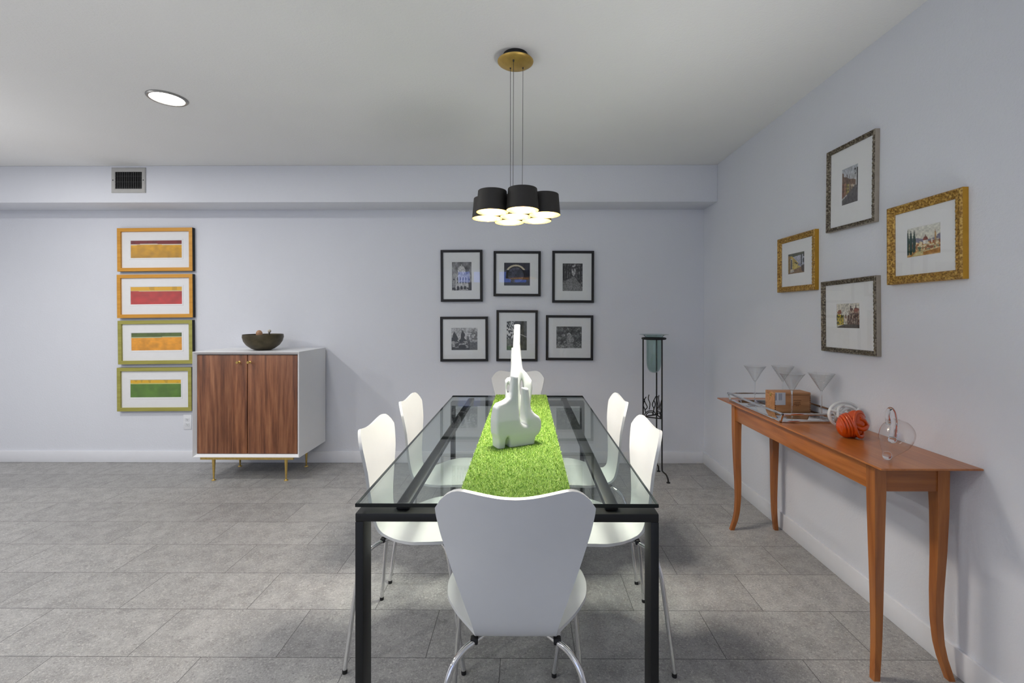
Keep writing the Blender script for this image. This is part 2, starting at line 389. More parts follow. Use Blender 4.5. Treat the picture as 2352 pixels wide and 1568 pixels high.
def framed(name, label, cat, group, loc, rotz, roll, w, h, bar, depth, win, mats, art, ornate=0, mat='mat_board', recess=.012, line=False):
    """win: (u0, v0, u1, v1) of the image inside the outer frame, fractions from its top left"""
    t = thing(name, label, cat, loc, (0, roll, rotz), group)
    f = MB(); W, Hh = w / 2, h / 2
    if ornate:   # a moulded profile swept round four mitred sides, with carved relief
        prof = [(0, 0), (0, depth * .80), (.10, depth * .97), (.22, depth), (.34, depth * .88), (.42, depth * .80), (.66, depth * .74), (.78, depth * .80), (.90, depth * .72), (1, depth * .60), (1, depth * .25)]
        nseg = 60
    else:
        prof = [(0, 0), (0, depth - .001), (.05, depth), (.95, depth), (1, depth - .001), (1, depth * .3)]; nseg = 1
    cor = [(-1, 1), (1, 1), (1, -1), (-1, -1)]
    for k in range(4):
        a, b = cor[k], cor[(k + 1) % 4]; vs, fs = [], []
        for i in range(nseg + 1):
            s = i / nseg
            for j, (q, d) in enumerate(prof):
                ax, az = a[0] * (W - bar * q), a[1] * (Hh - bar * q); bx, bz = b[0] * (W - bar * q), b[1] * (Hh - bar * q)
                dd = d
                if ornate and .3 < q < .95 and 0 < i < nseg:
                    Ls = s * (w if a[1] == b[1] else h)
                    dd = d + ornate * (math.sin(Ls * 310 + q * 9) * .55 + math.sin(Ls * 710 + q * 23 + k) * .45)
                vs.append((ax + (bx - ax) * s, -dd, az + (bz - az) * s))
        m = len(prof)
        for i in range(nseg):
            for j in range(m - 1):
                fs.append((i * m + j, (i + 1) * m + j, (i + 1) * m + j + 1, i * m + j + 1))
        f.add(vs, fs, 0)
        if len(mats) > 1: # sides of another colour
            for q in range(len(f.mi) - len(fs), len(f.mi)):
                if (q - (len(f.mi) - len(fs))) % (m - 1) == 0: f.mi[q] = 1
    f.build('frame', mats, t, ang=30)
    y = -(depth - recess); iw, ih = W - bar, Hh - bar
    u0, v0, u1, v1 = win
    x0, x1, z1, z0 = -W + w * u0, -W + w * u1, Hh - h * v0, Hh - h * v1
    b = MB(); e = .0012
    o = [(-iw, ih), (iw, ih), (iw, -ih), (-iw, -ih)]; q = [(x0, z1), (x1, z1), (x1, z0), (x0, z0)]; q2 = [(x0 + e, z1 - e), (x1 - e, z1 - e), (x1 - e, z0 + e), (x0 + e, z0 + e)]
    vs = [(x, y, z) for x, z in o] + [(x, y, z) for x, z in q] + [(x, y + .0018, z) for x, z in q2]
    b.add(vs, [(i, (i + 1) % 4, 4 + (i + 1) % 4, 4 + i) for i in range(4)] + [(4 + i, 4 + (i + 1) % 4, 8 + (i + 1) % 4, 8 + i) for i in range(4)])
    if line:  # a second, raised window cut in the board
        g = .012 * line
        ring = [(x0 - g, z1 + g), (x1 + g, z1 + g), (x1 + g, z0 - g), (x0 - g, z0 - g)]; r2 = [(x0 - g + .002, z1 + g - .002), (x1 + g - .002, z1 + g - .002), (x1 + g - .002, z0 - g + .002), (x0 - g + .002, z0 - g + .002)]
        b.add([(x, y - .0002, z) for x, z in ring] + [(x, y - .0022, z) for x, z in r2] , [(i, (i + 1) % 4, 4 + (i + 1) % 4, 4 + i) for i in range(4)])
        b.add([(x, y - .0022, z) for x, z in r2] + [(x, y - .0005, z) for x, z in q], [(i, (i + 1) % 4, 4 + (i + 1) % 4, 4 + i) for i in range(4)])
    b.build('mat_board', M[mat], t, smooth=False)
    a = art.mesh('artwork', x1 - x0, z1 - z0, 0, t, M['print']); a.location = ((x0 + x1) / 2, y + .0017, (z0 + z1) / 2)
    MB().add([(-iw, y - .005, -ih), (iw, y - .005, -ih), (iw, y - .005, ih), (-iw, y - .005, ih)], [(0, 1, 2, 3)]).build('glazing', M['pic_glass'], t, smooth=False)
    return t

def strip(top, line_c, bot, seed, yl=.22, wave=.012, vg=0.0):
    a = Art(96, 40, bot); n = vnoise(96, 40, 4, seed, 3)
    for c in range(3): a.a[..., c] = bot[c] * (1 + (n - .5) * .16 - vg * (a.V - .5))
    a.speck(14, seed + 5, .08, 2)
    e = yl + wave * np.sin(a.U * 5.2 + seed) + .012 * (vnoise(96, 1, 9, seed + 2) - .5)
    a.put((a.V < e + .045) & (a.V > e - .01), line_c); a.put((a.V < e), top)
    m = (a.V < e - .01); a.put(m & (vnoise(96, 40, 3, seed + 9, 6) > .62), tuple(c * .82 for c in top), .6)
    return a
M['frame_ochre'] = wood_mat('ochre_frame_wood', lin(196, 136, 38), lin(208, 147, 46), lin(217, 157, 56), 'X', rough=.45)
M['frame_olive'] = wood_mat('olive_frame_wood', lin(148, 142, 64), lin(160, 154, 74), lin(170, 164, 84), 'X', rough=.45)
M['frame_black'] = pmat('black_frame_lacquer', lin(9, 8, 8), .5, var=.1)
sets = [
    ('frame_ochre', (267.7, 524), (441.4, 521.9), (441.9, 622), (269.3, 623.2), strip((122, 34, 38), (222, 216, 198), (207, 152, 22), 3, .22, .012, .22),
     'ochre framed abstract with a dark red band over golden yellow, topmost of the column'),
    ('frame_ochre', (267, 630.8), (441.9, 628.6), (442.6, 728.8), (269.3, 730.2), strip((228, 172, 26), (205, 190, 140), (186, 52, 50), 11, .22, .01, -.12),
     'ochre framed abstract with a yellow band over red, second from the top'),
    ('frame_olive', (268.7, 736.8), (441.4, 734.2), (441.8, 835.3), (271.7, 836.6), strip((88, 108, 46), (188, 192, 150), (236, 158, 34), 19, .24, .02, .05),
     'olive framed abstract with a green band over orange, third from the top'),
    ('frame_olive', (267, 844.7), (439.4, 843.2), (440, 943.8), (269.3, 944.6), strip((228, 178, 30), (206, 200, 120), (88, 128, 42), 27, .21, .006, .05),
     'olive framed abstract with a yellow band over green, lowest of the column'),
]
for fm, tl, tr, br, bl, art, lab in sets:
    y = BACK - .034
    P = [onY(*q, y) for q in (tl, tr, br, bl)]
    c = sum(P, Vector()) / 4; w = ((P[1] - P[0]).length + (P[2] - P[3]).length) / 2; h = ((P[0] - P[3]).length + (P[1] - P[2]).length) / 2
    d = (P[1] - P[0]) + (P[2] - P[3]); roll = -math.atan2(d.z, d.x)
    framed('framed_abstract_print', lab, 'picture', 'framed abstracts on the back wall', (c.x, BACK, c.z), 0, roll, w, h, .031, .034,
           (.163, .285, .845, .69), [M[fm], M['frame_black']], art, recess=.014, line=1)

# black framed photographs
def photo_dome():
    a = Art(64, 90, (90, 90, 92)); a.vgrad((110, 110, 112), (150, 150, 150)); a.speck(4, 1, .7); a.speck(9, 2, .3)
    W, D = (205, 205, 205), (45, 45, 47)
    a.poly([(.5, .06), (.53, .16), (.47, .16)], W); a.ell(.5, .32, .19, .18, (188, 188, 188)); a.rect(.31, .32, .69, .47, (196, 196, 196))
    a.ell(.14, .50, .11, .09, (165, 165, 165)); a.ell(.86, .50, .11, .09, (165, 165, 165)); a.rect(.03, .5, .25, .8, (150, 150, 150)); a.rect(.75, .5, .97, .8, (140, 140, 140))
    a.rect(.2, .46, .8, .8, (178, 178, 178)); a.rect(.2, .78, .84, .98, (190, 190, 190))
    for k in range(5): a.rect(.33 + .075 * k, .37, .36 + .075 * k, .45, D)
    for k in range(4): a.rect(.27 + .14 * k, .55, .32 + .14 * k, .66, D); a.rect(.27 + .14 * k, .69, .31 + .14 * k, .76, D)
    for k in range(3): a.ell(.31 + .18 * k, .9, .065, .055, D); a.rect(.245 + .18 * k, .9, .375 + .18 * k, .97, D)
    for u in (.1, .12, .88): a.ell(u, .62, .035, .03, D)
    a.put((a.V > .9) & (vnoise(64, 90, 14, 5) > .45), (30, 30, 30)); a.rect(.84, .72, 1, 1, (38, 38, 38), .85)
    return a.speck(26, 7, .35)
def photo_wheel():
    a = Art(80, 72, (17, 20, 36)); a.speck(8, 3, .6)
    d = np.hypot((a.U - .46) * 1.12, a.V - .55)
    a.put((np.abs(d - .36) < .02), (14, 13, 12)); a.put((d < .34) & (d > .02), (66, 68, 82)); a.speck(9, 4, .5)
    a.put((d < .46) & (d > .39) & (a.V < .32), (196, 186, 160))
    an = np.arctan2(a.V - .55, a.U - .46)
    a.put((np.abs(np.sin(an * 6)) < .12) & (d < .35), (20, 20, 22)); a.put((np.abs(np.sin(an * 12 + .4)) < .25) & (d > .2) & (d < .24), (20, 20, 22))
    return a
def photo_path():
    a = Art(64, 88, (70, 70, 70)); a.speck(14, 5, 1.0); a.speck(28, 6, .8)
    a.poly([(.52, .5), (.62, .5), (1.15, 1), (-.15, 1), (-.1, .72)], (118, 118, 118)); a.ell(.56, .25, .1, .2, (190, 190, 190), .8); a.ell(.6, .12, .06, .1, (170, 170, 170), .7)
    for u, w, v in ((.06, .03, .62), (.2, .025, .58), (.32, .02, .55), (.41, .015, .53), (.78, .02, .55), (.9, .028, .6)): a.rect(u - w, .1, u + w, v, (26, 26, 26))
    a.put((a.V < .3) & (vnoise(64, 88, 18, 8) > .5), (36, 36, 36), .8)
    return a.speck(30, 9, .5)
def photo_trees():
    a = Art(80, 68, (176, 177, 178)); a.vgrad((168, 169, 170), (188, 188, 188))
    n = vnoise(80, 68, 12, 4)
    def conifer(u, v0, v1, w, c): a.put((a.V > v0) & (a.V < v1) & (np.abs(a.U - u) < w * (a.V - v0) / (v1 - v0) * (.55 + .9 * n)), c)
    conifer(.44, .1, .66, .17, (38, 38, 38)); conifer(.12, .16, .7, .22, (46, 46, 46)); conifer(.64, .36, .66, .1, (92, 92, 92))
    a.put((((a.U - .88) / .16) ** 2 + ((a.V - .42) / .3) ** 2 < 1) & (n > .4), (112, 112, 112))
    a.put(a.V > .64 + .03 * np.sin(a.U * 9), (58, 58, 58)); a.put((a.V > .6) & (a.U < .65) & (n > .55), (150, 150, 150)); a.ell(.42, .86, .15, .1, (22, 22, 22)); a.rect(0, .9, .7, 1, (28, 28, 28), .8)
    a.rect(.7, .66, 1, 1, (96, 96, 96), .8)
    return a.speck(26, 12, .5)
def photo_garden():
    a = Art(60, 86, (74, 78, 70)); a.speck(10, 5, .9); n = vnoise(60, 86, 20, 7)
    a.put((a.U < .42) & (n > .52) & (a.V < .62), (196, 198, 196)); a.put((a.U < .42) & (n < .42) & (a.V < .6), (24, 26, 22)); a.put((a.V > .6) & (a.U < .45), (118, 122, 108), .7)
    a.put((a.U > .5), (58, 58, 50), .55); a.put(np.abs(a.V - (.25 + .3 * a.U)) < .012, (190, 190, 186)); a.put((a.V > .86) & (a.U < .4), (60, 96, 40), .7)
    return a.speck(22, 8, .6)
def photo_pavilion():
    a = Art(78, 66, (84, 86, 85)); a.speck(9, 15, .9); a.speck(26, 16, .8)
    L = (170, 171, 170)
    a.rect(.42, .38, .58, .62, (120, 120, 120)); a.poly([(.4, .38), (.5, .28), (.6, .38)], L)
    for u in (.43, .48, .53, .575): a.rect(u - .012, .38, u + .012, .64, L)
    a.ell(.28, .42, .07, .07, L, .6); a.ell(.62, .64, .09, .09, L, .6); a.poly([(.44, .66), (.56, .66), (.6, 1), (.42, 1)], (140, 141, 140), .7); a.put((a.V > .66) & (vnoise(78, 66, 22, 3) > .6), L, .6)
    return a.speck(30, 17, .4)
bw = [((1012, 573.6, 1108, 692.5), (358, 282, 568, 585), (240, 155, 683, 703), photo_dome(), 'black framed photograph of a pale domed church, upper row near the cabinet side'),
      ((1133.5, 576.4, 1242, 680), (911, 290, 1187, 533), (800, 168, 1300, 645), photo_wheel(), 'black framed photograph of a large round clock face, middle of the upper row'),
      ((1268.6, 575.8, 1364.5, 695), (1532, 297, 1746, 592), (1423, 165, 1865, 715), photo_path(), 'black framed photograph of a path between tall trees, upper row'),
      ((1011, 727, 1120.5, 830), (353, 980, 630, 1218), (236, 862, 740, 1338), photo_trees(), 'black framed photograph of conifers against a pale sky, lower row'),
      ((1140, 712, 1235, 829.5), (938, 909, 1154, 1220), (830, 793, 1268, 1335), photo_garden(), 'black framed photograph of leafy foliage behind the tall white sculpture, lower row middle'),
      ((1253.9, 723.7, 1362.7, 827.3), (1466, 966, 1737, 1198), (1355, 847, 1857, 1325), photo_pavilion(), 'black framed photograph of a small garden pavilion among trees, lower row')]
for (x0, y0, x1, y1), im, ou, art, lab in bw:
    y = BACK - .024; a, b = onY(x0, y0, y), onY(x1, y1, y)
    win = ((im[0] - ou[0]) / (ou[2] - ou[0]), (im[1] - ou[1]) / (ou[3] - ou[1]), (im[2] - ou[0]) / (ou[2] - ou[0]), (im[3] - ou[1]) / (ou[3] - ou[1]))
    framed('framed_photograph', lab, 'picture', 'black framed photographs on the back wall', ((a.x + b.x) / 2, BACK, (a.z + b.z) / 2), 0, R(-.3 if x0 < 1100 else .25), b.x - a.x, a.z - b.z, .0215, .024, win,
           [M['frame_black']], art, mat='mat_grey', recess=.008)

# watercolours on the right wall
def city(seed): return Art(64, 64, (214, 208, 196))
def wc_street():
    a = Art(48, 84, (168, 172, 176)); a.vgrad((176, 180, 186), (190, 186, 178))
    a.poly([(0, .1), (.1, .12), (.12, .22), (.3, .26), (.5, .34), (.7, .36), (.85, .4), (.85, .62), (0, .86)], (120, 96, 78))
    for i, (u, c) in enumerate(((.03, (128, 82, 62)), (.14, (150, 106, 84)), (.27, (136, 116, 66)), (.36, (176, 160, 92)), (.47, (140, 128, 108)), (.58, (178, 160, 136)), (.7, (188, 180, 164)), (.8, (150, 142, 130)))):
        a.rect(u, .40 + .02 * i, u + .1, .80 - .035 * i, c)
    for i in range(18):
        u = .04 + .045 * i; a.rect(u, .45 + .008 * i, u + .02, .5 + .008 * i, (70, 58, 52)); a.rect(u, .6, u + .018, .66, (60, 54, 50))
    for u, v in ((.1, .14), (.2, .2), (.32, .19), (.45, .25)): a.rect(u, v, u + .035, .4, (84, 62, 52))
    a.poly([(0, .86), (.85, .56), (1, .56), (1, 1), (0, 1)], (92, 88, 88)); a.poly([(0, .83), (.3, .74), (.34, .76), (.02, .87)], (196, 192, 186))
    a.rect(.92, .1, 1, .6, (66, 60, 58)); a.ell(.82, .12, .05, .03, (46, 44, 44)); a.ell(.84, .24, .04, .02, (56, 52, 52))
    return a.speck(18, 3, .4)
def wc_hill():
    a = Art(84, 66, (208, 208, 196)); a.vgrad((212, 212, 202), (214, 206, 180))
    a.put(a.V > .42 - .06 * np.sin(a.U * 6 + .6) - .05 * (a.U > .9), (126, 122, 138)); a.put(a.V > .56, (196, 160, 104))
    n = vnoise(84, 66, 16, 5, 1.4)
    a.put((a.V > .52) & (a.V < .84) & (n > .55), (222, 206, 168)); a.put((a.V > .55) & (a.V < .82) & (n < .36), (152, 92, 52)); a.put((a.V > .7) & (a.V < .86) & (n > .62), (92, 108, 74))
    a.ell(.57, .5, .075, .13, (134, 66, 50)); a.rect(.495, .5, .645, .62, (222, 216, 204)); a.rect(.565, .32, .58, .42, (120, 70, 56)); a.rect(.83, .3, .875, .62, (178, 142, 92)); a.poly([(.83, .31), (.852, .2), (.876, .31)], (160, 120, 76)); a.rect(.74, .48, .77, .6, (214, 206, 188))
    for u, w, v in ((.03, .05, .06), (.13, .055, .05), (.235, .05, .06)): a.poly([(u, v), (u + w, .45), (u + w * .7, .92), (u - w * .7, .92), (u - w, .45)], (34, 62, 52))
    a.poly([(.02, 1), (.3, .82), (.34, .9), (.12, 1)], (180, 124, 52)); a.poly([(.3, .86), (.5, .84), (.5, .96), (.2, 1), (.12, 1)], (206, 190, 130)); a.poly([(.5, .86), (1, .8), (1, .96), (.52, .98)], (176, 122, 58)); a.poly([(.5, .84), (1, .78), (1, .81), (.52, .88)], (224, 200, 150))
    return a.speck(20, 4, .25)
def wc_villa():
    a = Art(54, 66, (176, 178, 190)); a.put(a.V < .22 - .1 * a.U, (84, 88, 70)); a.put((a.V < .1), (96, 98, 84), .6)
    a.poly([(0, .12), (.26, .14), (.7, .58), (.75, .72), (.4, .86), (0, 1)], (186, 160, 74)); a.poly([(0, .12), (.16, .1), (.16, 1), (0, 1)], (142, 112, 58)); a.poly([(.35, .5), (.7, .6), (.72, .75), (.4, .82)], (206, 186, 100))
    a.rect(.17, .26, .27, .78, (208, 204, 190)); a.rect(.19, .3, .25, .78, (44, 48, 48)); a.poly([(.42, .42), (.6, .52), (.56, .56), (.42, .47)], (40, 42, 34))
    a.poly([(0, 1), (.16, .86), (.75, .72), (1, .68), (1, 1)], (136, 108, 78)); a.poly([(.8, .66), (1, .62), (1, .98), (.86, .95)], (84, 70, 64))
    for k in range(3): a.poly([(.14, .8 + .05 * k), (.3 + .04 * k, .78 + .05 * k), (.36 + .02 * k, .81 + .05 * k), (.14, .83 + .05 * k)], (206, 204, 200))
    a.rect(.8, .1, .86, .62, (38, 44, 38)); a.rect(.92, 0, 1, .24, (50, 56, 44)); a.ell(.95, .42, .04, .12, (44, 48, 40)); a.ell(.7, .6, .1, .06, (120, 122, 150), .8)
    return a.speck(18, 6, .25)
def wc_square():
    a = Art(60, 68, (206, 200, 186)); a.vgrad((206, 201, 188), (206, 204, 192)); n = vnoise(60, 68, 22, 4)
    a.poly([(.04, .36), (.12, .26), (.22, .27), (.24, .42), (.1, .46)], (150, 92, 64)); a.poly([(.04, .44), (.26, .46), (.34, .56), (.34, .86), (.04, .9)], (190, 168, 56)); a.put((a.U < .34) & (a.V > .46) & (a.V < .84) & (n > .6), (84, 84, 44))
    a.poly([(.36, .62), (.42, .42), (.48, .6)], (150, 118, 100)); a.rect(.36, .6, .48, .82, (196, 184, 168))
    a.poly([(.5, .5), (.58, .44), (.6, .2), (.72, .2), (.74, .3), (.82, .18), (.98, .22), (1, .3), (1, .86), (.48, .86)], (112, 84, 72)); a.ell(.88, .3, .11, .1, (142, 86, 70)); a.put((a.U > .52) & (a.V > .3) & (a.V < .84) & (n > .62), (176, 160, 140)); a.put((a.U > .55) & (a.V > .4) & (a.V < .84) & (np.sin(a.U * 70) > .5), (66, 56, 56), .7)
    a.poly([(.04, .97), (.3, .86), (1, .86), (1, 1), (.06, 1)], (84, 76, 70)); a.rect(.62, .1, .66, .2, (70, 56, 50)); a.rect(.83, .1, .86, .2, (60, 50, 46))
    return a.speck(22, 9, .4)
def carved(name, lo, mid_, hi, metal):
    t = NT(name); p = t.n('BsdfPrincipled', Roughness=.42, Metallic=metal); c = t.coord()
    n1 = t.noise(c, 95, 4, .65); v = t.n('TexVoronoi', Scale=120.0); t.l(c, v.inputs['Vector'])
    f = t.math('ADD', t.math('MULTIPLY', n1, .7), t.math('MULTIPLY', v.outputs['Distance'], .45))
    t.l(t.ramp(f, [(.38, lo), (.55, mid_), (.74, hi)]), p.inputs['Base Color']); t.l(t.bump(f, .9, .004), p.inputs['Normal'])  # dark flecks, also imitating shade in the recesses of the carving
    return t.done(p.outputs[0])
M['gilt'] = carved('gilt_carved', lin(116, 82, 30), lin(160, 120, 50), lin(206, 168, 88), .3)
M['gilt_side'] = pmat('gilt_plain', lin(188, 140, 36), .4, .3, var=.06)
M['antique'] = carved('antique_silver_carved', lin(62, 54, 44), lin(94, 84, 68), lin(150, 142, 124), .3)
M['antique_side'] = pmat('antique_silver_plain', lin(158, 149, 135), .45, .2, var=.06)
wc = [('gilt', (1783.2, 550.8), (1867.6, 526), (1871.6, 665), (1785.3, 671.9), ((1809.6, 584.6), (1847.2, 624.8)), wc_villa(), .032, 'small gilt framed watercolour of a yellow villa, nearest the corner on the right wall'),
      ('antique', (1896.4, 352), (2006.6, 295.2), (2006.6, 508.2), (1896.4, 535.2), ((1933, 391.1), (1970.4, 460.5)), wc_street(), .020, 'tall silver framed watercolour of a narrow street, highest on the right wall'),
      ('gilt', (2032.8, 480.6), (2205.7, 429.2), (2210.5, 639.7), (2036.7, 654.3), ((2082.2, 526.5), (2160, 580.7)), wc_hill(), .034, 'large gilt framed watercolour of a red domed town with cypresses on right wall'),
      ('antique', (1883, 647.5), (2008.6, 632.3), (2012, 818.3), (1886.3, 805.5), ((1920.6, 697.4), (1973.8, 754.6)), wc_square(), .022, 'silver framed watercolour of an autumn square with towers, lowest on the right wall')]
for fm, tl, tr, br, bl, (w0, w1), art, bar, lab in wc:
    dep = .026; P = [onX(*q, RX - dep) for q in (tl, tr, br, bl)]
    c = sum(P, Vector()) / 4; w = ((P[1] - P[0]).length + (P[2] - P[3]).length) / 2; h = ((P[0] - P[3]).length + (P[1] - P[2]).length) / 2
    d = (P[1] - P[0]) + (P[2] - P[3]); roll = -math.atan2(d.z, -d.y)
    i0, i1 = onX(*w0, RX - dep + .014), onX(*w1, RX - dep + .014)
    w0, w1 = (.5 - (i0.y - c.y) / w, .5 + (c.z - i0.z) / h), (.5 - (i1.y - c.y) / w, .5 + (c.z - i1.z) / h)
    framed('framed_watercolour', lab, 'picture', 'framed watercolours on the right wall', (RX, c.y, c.z), R(-90), roll, w, h, bar, dep, (w0[0], w0[1], w1[0], w1[1]),
           [M[fm], M[fm + '_side']], art, ornate=.0024, recess=.014)
# ------------------------------------------------------------------ dining table
M['white_ply'] = pmat('white_lacquered_ply', lin(217, 218, 217), .32, var=.008, Coat_Weight=.25, Coat_Roughness=.2)
M['chrome'] = pmat('chrome', (.78, .78, .79, 1), .08, 1, var=.02)
M['black_metal'] = pmat('black_powder_coat', lin(9, 10, 12), .5, 0, var=.08, bump=.05, bscale=900)
M['rubber'] = pmat('black_rubber', lin(20, 20, 21), .6)
M['tglass'] = thin_glass('table_glass_face', (.90, .945, .93, 1), 1.5, 1.0)
M['tedge'] = pmat('table_glass_edge', lin(8, 16, 15), .2, var=.1, Coat_Weight=.1)
TZ = .745; GT = .0115
TX0, TX1, TY0, TY1 = -.502, .389, 1.353, 3.163
tb = thing('dining_table', 'long glass topped dining table on black metal frames, set for six', 'table', ((TX0 + TX1) / 2, (TY0 + TY1) / 2, 0))
hx, hy = (TX1 - TX0) / 2, (TY1 - TY0) / 2
g = MB(); zb = TZ - GT; e = .0015
lo = [(-hx, -hy), (hx, -hy), (hx, hy), (-hx, hy)]; sh = lambda d: [(x - math.copysign(d, x), y - math.copysign(d, y)) for x, y in lo]
rings = [[(x, y, zb) for x, y in sh(e)], [(x, y, zb + e) for x, y in lo], [(x, y, TZ - e) for x, y in lo], [(x, y, TZ) for x, y in sh(e)]]
g.add(sum(rings, []), [(3, 2, 1, 0), (12, 13, 14, 15)], 0)
g.f += [(k * 4 + i, k * 4 + (i + 1) % 4, k * 4 + 4 + (i + 1) % 4, k * 4 + 4 + i) for k in range(3) for i in range(4)]; g.mi += [1] * 12
o = g.build('glass_top', [M['tglass'], M['tedge']], tb, smooth=False); o['label'] = 'clear greenish glass top'
FW, FD, FT, FH = .0245, .073, .713, .026
fx = (.390 + .507) / 2
for s, sy in (('near', -1), ('far', 1)):
    y0 = sy * (hy - .007) - (0 if sy < 0 else FD); y1 = y0 + FD
    MB().box((-fx, y0, FT - FH), (fx, y1, FT), .004).build('cross_bar', M['black_metal'], tb)
    for sx in (-1, 1):
        MB().box((min(sx * fx, sx * (fx - FW)), y0, 0.004), (max(sx * fx, sx * (fx - FW)), y1, FT - FH + .001), .003).build('leg', M['black_metal'], tb)
        MB().box((sx * (fx - FW / 2) - .009, y0 + .01, 0), (sx * (fx - FW / 2) + .009, y1 - .01, .004)).build('glide', M['rubber'], tb)
for sx in (-1, 1):
    xb = sx * .3135
    b = MB().box((xb - .02, -hy + .03, FT), (xb + .02, hy - .03, zb), .004).build('support_beam', M['black_metal'], tb)
    for k in range(6):
        yy = -hy + .07 + k * (2 * hy - .14) / 5
        MB().lathe([(0, .0003), (.0062, .0003), (.0062, -.002)], 16, (xb, yy, zb - .0008)).build('screw', M['rubber'], b)

# ------------------------------------------------------------------ grass runner
M['runner_back'] = pmat('runner_backing', lin(92, 128, 40), .9)
t = NT('artificial_grass'); p = t.n('BsdfPrincipled', Roughness=.55)
ge = t.n('NewGeometry'); t.l(t.ramp(ge.outputs['Random Per Island'], [(0, lin(92, 128, 36)), (.3, lin(138, 176, 58)), (.75, lin(164, 198, 82)), (1, lin(206, 224, 140))]), p.inputs['Base Color'])
M['blades'] = t.done(p.outputs[0])
RX0, RX1, RY0, RY1 = -.205, .140, TY0 + .012, TY1
rn = MB().box((RX0, RY0, TZ), (RX1, RY1, TZ + .005), .001).build('table_runner', M['runner_back'])
tag(rn, 'bright green artificial grass runner down the middle of the glass table', 'table runner')
N = 42000
bx = rng.uniform(RX0, RX1, N); by = rng.uniform(RY0, RY1, N); ang = rng.uniform(0, 2 * math.pi, N); ln = rng.uniform(.005, .012, N); tilt = rng.uniform(.25, 1.25, N); wd = rng.uniform(.0007, .0013, N)
keep = np.ones(N, bool)                     # pressed flat under the sculptures
for cx, cy, a, hu, hv in ((-.041, 1.955, 28, .115, .046), (-.041, 2.33, 4, .068, .048)):
    u = (bx - cx) * math.cos(R(a)) + (by - cy) * math.sin(R(a)); v = -(bx - cx) * math.sin(R(a)) + (by - cy) * math.cos(R(a))
    keep &= ~((np.abs(u) < hu) & (np.abs(v) < hv))
bx, by, ang, ln, tilt, wd = (q[keep] for q in (bx, by, ang, ln, tilt, wd)); N = len(bx)
dx, dy = np.cos(ang), np.sin(ang); z0 = TZ + .0045
b1 = np.stack([bx - dy * wd, by + dx * wd, np.full(N, z0)], 1); b2 = np.stack([bx + dy * wd, by - dx * wd, np.full(N, z0)], 1)
tp = np.stack([bx + dx * ln * np.sin(tilt), by + dy * ln * np.sin(tilt), z0 + ln * np.cos(tilt)], 1)
me = bpy.data.meshes.new('grass_pile'); V = np.stack([b1, b2, tp], 1).reshape(-1, 3)
me.vertices.add(3 * N); me.vertices.foreach_set('co', V.ravel().astype(np.float32))
me.loops.add(3 * N); me.loops.foreach_set('vertex_index', np.arange(3 * N, dtype=np.int32))
me.polygons.add(N); me.polygons.foreach_set('loop_start', np.arange(0, 3 * N, 3, dtype=np.int32))
me.materials.append(M['blades']); me.update(calc_edges=True)
gp = bpy.data.objects.new('grass_pile', me); COL.objects.link(gp); gp.parent = rn; gp['kind'] = 'stuff'

